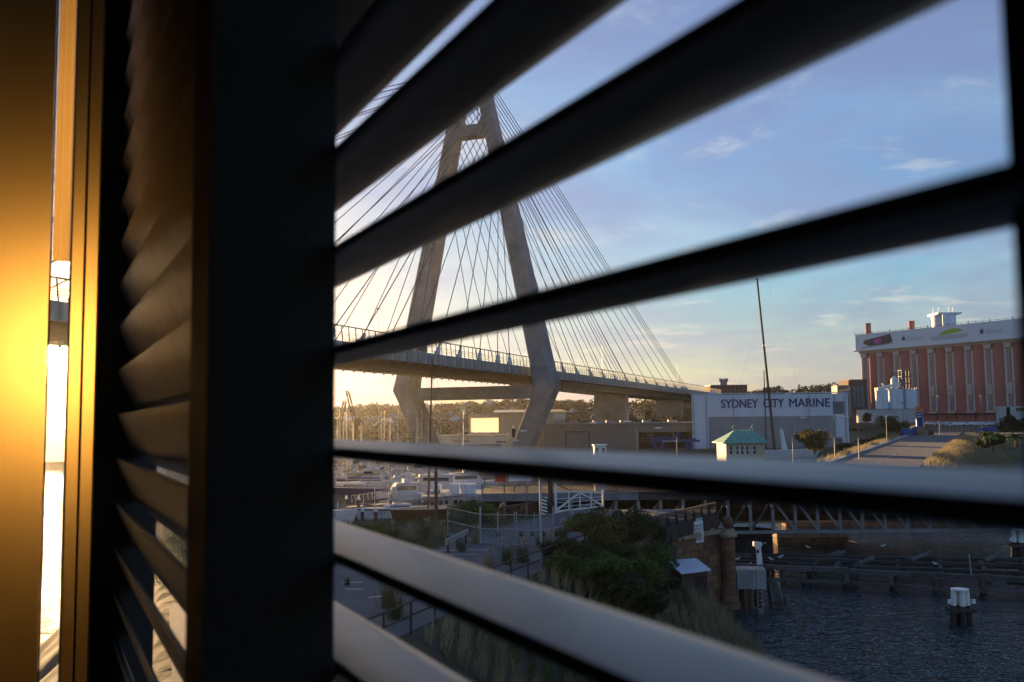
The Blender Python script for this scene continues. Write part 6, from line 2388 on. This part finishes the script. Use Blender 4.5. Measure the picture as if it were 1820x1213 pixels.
def heap(name, lb, cat, px, py, Y, w_, h_, m_, seed):
    p = P(px, py, Y)
    r = random.Random(seed)
    rings = []
    for k in range(6):
        f = k / 5
        rr = math.cos(f * math.pi / 2) ** .6 + .02
        rings.append([p + Vector((w_ * rr * math.cos(a) * r.uniform(.9, 1.08), w_ * .6 * rr * math.sin(a) * r.uniform(.9, 1.08), h_ * math.sin(f * math.pi / 2) * r.uniform(.95, 1.05))) for a in np.linspace(0, 2 * math.pi, 14, endpoint=False)])
    o = MB().loft(rings).build(name, m_, smooth=True, wloc=p)
    tag(o, lb, cat)


heap('tarpaulin_heap', 'round blue tarpaulin heap at the far roadside, left one', 'heap', 1612, 775, 335, 2.4, 2.6, m_tarp, 1)
heap('tarpaulin_heap', 'blue tarpaulin heap rising against the pylon sign', 'heap', 1629, 775, 338, 2.0, 3.2, m_tarp, 2)
heap('soil_heap', 'tan soil heap at the far roadside right of the blue tarpaulins', 'heap', 1639, 775, 334, 2.0, 3.0, m_dry, 3)
q = P(1652, 774, 336)
t = thing('skip_bin', 'dark brown skip bin at the far roadside', 'skip bin', q)
MB().hexa([q + Vector(c) for c in ((-1.0, -.8, 0), (1.0, -.8, 0), (1.0, .8, 0), (-1.0, .8, 0), (-1.4, -.9, 1.5), (1.4, -.9, 1.5), (1.4, .9, 1.5), (-1.4, .9, 1.5))]).build('bin', mat('skip_brown', (.07, .035, .03), .7), t)
MB().bar(q + Vector((-1.45, -.92, 1.5)), q + Vector((1.45, -.92, 1.5)), .12).build('rim', m_iron, t)


def car(px, py, Y, col, lb, rz=0.0):
    p = P(px, py, Y)
    t = thing('parked_car', lb, 'car', p, 'cars parked below the silos')
    x, y, z = p
    prof = ((-2.1, .35), (-2.1, .8), (-1.5, .9), (-.9, 1.42), (.6, 1.45), (1.25, .95), (2.05, .82), (2.1, .35))
    vs = [(x + a, y - .8 + (.12 if b_ > 1.2 else 0), z + b_) for a, b_ in prof] + [(x + a, y + .8 - (.12 if b_ > 1.2 else 0), z + b_) for a, b_ in prof]
    n = len(prof)
    MB().add(vs, [tuple(range(n)), tuple(reversed(range(n, 2 * n)))] + [(i, i + n, (i + 1) % n + n, (i + 1) % n) for i in range(n)]).build('body', col, t)
    MB().hexa([(x - 1.2, y - .79, z + .92), (1.0 + x, y - .79, z + .95), (1.0 + x, y - .70, z + .95), (x - 1.2, y - .70, z + .92), (x - .82, y - .71, z + 1.35), (x + .55, y - .71, z + 1.38), (x + .55, y - .66, z + 1.38), (x - .82, y - .66, z + 1.35)]).build('window', m_glass, t)
    for a in (-1.3, 1.3):
        for s in (-.78, .78):
            mb = MB()
            mb.tube([(x + a, y + s - .1, z + .33), (x + a, y + s + .1, z + .33)], .33, 12)
            mb.build('wheel', m_dark, t)


m_carw = mat('car_white', (.62, .64, .66), .3, 0, .03, 1)
m_cars = mat('car_silver', (.35, .37, .40), .3, .4, .03, 1)
for px, py, Y, c, lb in ((1652, 756, 392, m_carw, 'white car parked below the silos, leftmost of the row'), (1671, 756, 394, m_cars, 'silver car parked below the silos, second from the pylon sign'), (1688, 758.5, 388, m_cars, 'grey van-like car in the middle of the row below the silos'),
                         (1718, 757, 390, m_carw, 'white car parked below the silos, right of the lamp'), (1752, 757, 386, m_carw, 'white car parked below the silos, rightmost of the row')):
    car(px, py, Y, c, lb)
q = P(1764, 768, 300)
t = thing('tarp_covered_trailer', 'long low trailer under a blue tarpaulin right of the far road', 'trailer', q)
MB().hexa([q + Vector(c) for c in ((-4, -1, .3), (4, -1, .3), (4, 1, .3), (-4, 1, .3), (-3.7, -.8, 1.5), (3.8, -.8, 1.4), (3.8, .8, 1.4), (-3.7, .8, 1.5))]).build('cover', m_tarp, t)
for a in (-2.5, 2.5):
    MB().tube([q + Vector((a, -1.05, .3)), q + Vector((a, -.8, .3))], .33, 10).build('wheel', m_dark, t)
# site fence and low white wall before the silos
t = thing('site_fence', 'pale mesh site fence running below the silos', 'fence', P(1720, 770, 345))
a, b_ = P(1660, 772, 350), P(1760, 769, 338)
n = 14
for k in range(n + 1):
    p = a.lerp(b_, k / n)
    MB().tube([p, p + up * 2.6], .06, 5).build('post', m_galv, t)
for k in range(n):
    mb = MB()
    lattice(mb, a.lerp(b_, k / n), a.lerp(b_, (k + 1) / n), a.lerp(b_, k / n).z + .1, a.lerp(b_, k / n).z + 2.5, .45, .012)
    mb.build('mesh_panel', m_galv, t, kind='stuff')
t = thing('gatehouse', 'pale gatehouse with dark doorway at the right edge below the silos', 'gatehouse', P(1805, 752, 395))
facebox(MB(), 1784, 722, 1830, 758, 395, 6).build('wall', mat('gatehouse_grey', (.42, .43, .42), .8, 0, .1, .4), t)
facebox(MB(), 1790, 724, 1795, 752, 394.85, .12).build('doorway', m_dark, t)
facebox(MB(), 1806, 725, 1828, 731, 394.85, .12).build('window', m_glass, t)
t = thing('low_white_wall', 'low white wall along the silo forecourt', 'wall', P(1735, 755, 400))
facebox(MB(), 1660, 749.5, 1785, 756, 402, .5).build('wall', m_shedw, t)
facebox(MB(), 1660, 748.8, 1785, 749.8, 401.9, .7).build('coping', m_conc, t)

# ================================================================== street lamps
m_lampw = mat('lamp_white', (.72, .72, .70), .4, 0, .05, 2)
m_lampg = mat('lamp_pole_grey', (.16, .17, .18), .5, .3, .1, 2)


def street_lamp(lb, base, top, head, hlen=.75, group='curved street lamps'):
    """pole from base, curving over to a head"""
    base, top, head = Vector(base), Vector(top), Vector(head)
    t = thing('street_lamp', lb, 'street lamp', base, group)
    mid = top + (head - top) * .35 + up * abs(head.x - top.x) * .18
    MB().tube([base, top.lerp(base, .15), top, mid, head], [.09, .07, .06, .045, .04], 7).build('pole', m_lampg, t)
    dx = 1 if head.x > top.x else -1
    rings = []
    for x, r in ((-.1, .03), (.05, .12), (hlen * .5, .19), (hlen * .85, .13), (hlen, .02)):
        rings.append([head + Vector((dx * x, r * math.cos(a), r * .55 * math.sin(a) + .02)) for a in np.linspace(0, 2 * math.pi, 10, endpoint=False)])
    MB().loft(rings).build('lamp_head', m_lampw, t, smooth=True)


LY = YS + 9.6
for lb, bpx, tpx, tpy, hpx, hpy, Y in (('curved street lamp over the warehouse door, arm to the right', 1043, 1043, 768, 1049, 752.5, YS + 8.3), ('curved street lamp right of the warehouse door, arm to the left', 1133, 1133, 764, 1122, 749.8, YS + 8.3),
                                       ('curved street lamp before the blue boat hoist', 1203, 1203, 780, 1176, 761.5, YS + 8.3), ('dark street lamp at the white shed corner', 1482, 1482, 748, 1487, 742.5, 150), ('slim street lamp before the grey shed doors', 1408, 1408, 757, 1422, 743, 150), ('street lamp right of the shed corner', 1525, 1525, 760, 1509, 741.5, 150)):
    top, head = P(tpx, tpy, Y), P(hpx, hpy, Y)
    zb_ = 5.75 if Y < 110 else 2.0
    street_lamp(lb, (top.x, Y, zb_ if Y < 110 else max(.5, land_h(top.x, Y))), top, head, .75 if Y < 110 else 1.0)
q = P(913, 770, YS + .9)
t = thing('signal_lamp_post', 'dark post with two lamp heads in front of the right tower foot', 'street lamp', (q.x, YS + .9, 5.75))
MB().tube([(q.x, YS + .9, 5.75), (q.x, YS + .9, ZY(913, 766, YS))], .06, 7).build('pole', m_lampg, t)
MB().box((q.x, YS + .9, ZY(913, 770, YS)), (.32, .3, .75)).build('signal_box', m_dark, t)
MB().lathe((q.x, YS + .9, ZY(913, 762, YS)), [(.05, 0), (.1, .1), (.02, .35), (0, .35)], 8).build('cap', m_white, t)
for hx, hy in ((930, 766.5), (915, 783.5)):
    h = P(hx, hy, YS + .7)
    rings = [[h + Vector((x, r * math.cos(a), r * .55 * math.sin(a))) for a in np.linspace(0, 2 * math.pi, 10, endpoint=False)] for x, r in ((-.38, .02), (-.25, .14), (.05, .20), (.28, .12), (.4, .02))]
    hd = MB().loft(rings).build('lamp_head', m_lampw, t, smooth=True)
    MB().tube([(q.x, YS + .9, h.z), tuple(h)], .035, 5).build('arm', m_lampg, hd)
for px, zt_py, Y, lb in ((1575, 742, 250, 'globe lamp on a thin pole by the far road'), (1743, 705, 330, 'tall thin lamp pole before the silos, right one'), (1667, 706, 335, 'tall thin lamp pole before the silos, by the pylon sign'), (1604, 714, 345, 'timber power pole before the tank wall')):
    p = P(px, zt_py, Y)
    zb_ = max(land_h(p.x, Y), 2)
    t = thing('lamp_pole', lb, 'lamp pole', (p.x, Y, zb_))
    MB().tube([(p.x, Y, zb_), (p.x, Y, p.z)], [.12, .07], 6).build('pole', m_lampg, t)
    if 'power' in lb:
        MB().bar((p.x - 1.2, Y, p.z - .4), (p.x + 1.2, Y, p.z - .4), .14).build('cross_arm', m_timber, t)
    else:
        MB().lathe((p.x, Y, p.z), [(.05, -.05), (.3, .1), (.34, .3), (.2, .52), (0, .56)], 10).build('lamp_head', m_lampw, t)

# cranes over the far marina
def crane(lb, base, tip, back):
    t = thing('harbour_crane', lb, 'crane', base)
    base, tip = Vector(base), Vector(tip)
    MB().tube([base, base.lerp(tip, .02) + up * 10], .9, 6).build('tower', m_iron, t)
    dd = tip - (base + up * 10)
    mb = MB()
    o_ = [Vector((s * .6, 0, q * .6)) for s in (-1, 1) for q in (-1, 1)]
    for k in o_:
        mb.bar(base + up * 10 + k, tip + k * .4, .16)
    for k in range(14):
        a, b_ = base + up * 10 + dd * (k / 14), base + up * 10 + dd * ((k + 1) / 14)
        mb.bar(a + o_[0], b_ + o_[1], .1)
        mb.bar(a + o_[1], b_ + o_[2], .1)
        mb.bar(a + o_[2], b_ + o_[3], .1)
    mb.build('jib', m_iron, t)
    MB().tube([tip, base + Vector((back, 0, 14))], .06, 4).build('hoist_cable', m_iron, t)
    MB().box(base + up * 10 + Vector((back * .4, 0, .5)), (3, 2, 2.4)).build('cab', m_iron, t)


p, q = P(632, 733, 330), P(617, 695, 330)
crane('lattice crane with raised jib over the far marina', (p.x, 330, 2), q, 3)
p, q = P(604, 745, 330), P(613, 713, 330)
crane('second lattice crane, lower, at the left edge of the view', (p.x, 330, 2), q, -3)

# ================================================================== air
def haze(density, g):
    m = bpy.data.materials.new('haze_air')
    m.use_nodes = True
    nt = m.node_tree
    nt.nodes.clear()
    out = nt.nodes.new('ShaderNodeOutputMaterial')
    pv = nt.nodes.new('ShaderNodeVolumePrincipled')
    pv.inputs['Color'].default_value = (0.95, 0.93, 0.90, 1)
    pv.inputs['Density'].default_value = density
    pv.inputs['Anisotropy'].default_value = g
    nt.links.new(pv.outputs[0], out.inputs['Volume'])
    c = ((EX0 + EX1) / 2, (EY0 + EY1) / 2, 61)
    o = MB().box(c, (EX1 - EX0 + 20, EY1 - EY0 + 20, 130)).build('haze', m, wloc=c)
    tag(o, kind='stuff')
    return o


haze(HAZE_D, HAZE_G)
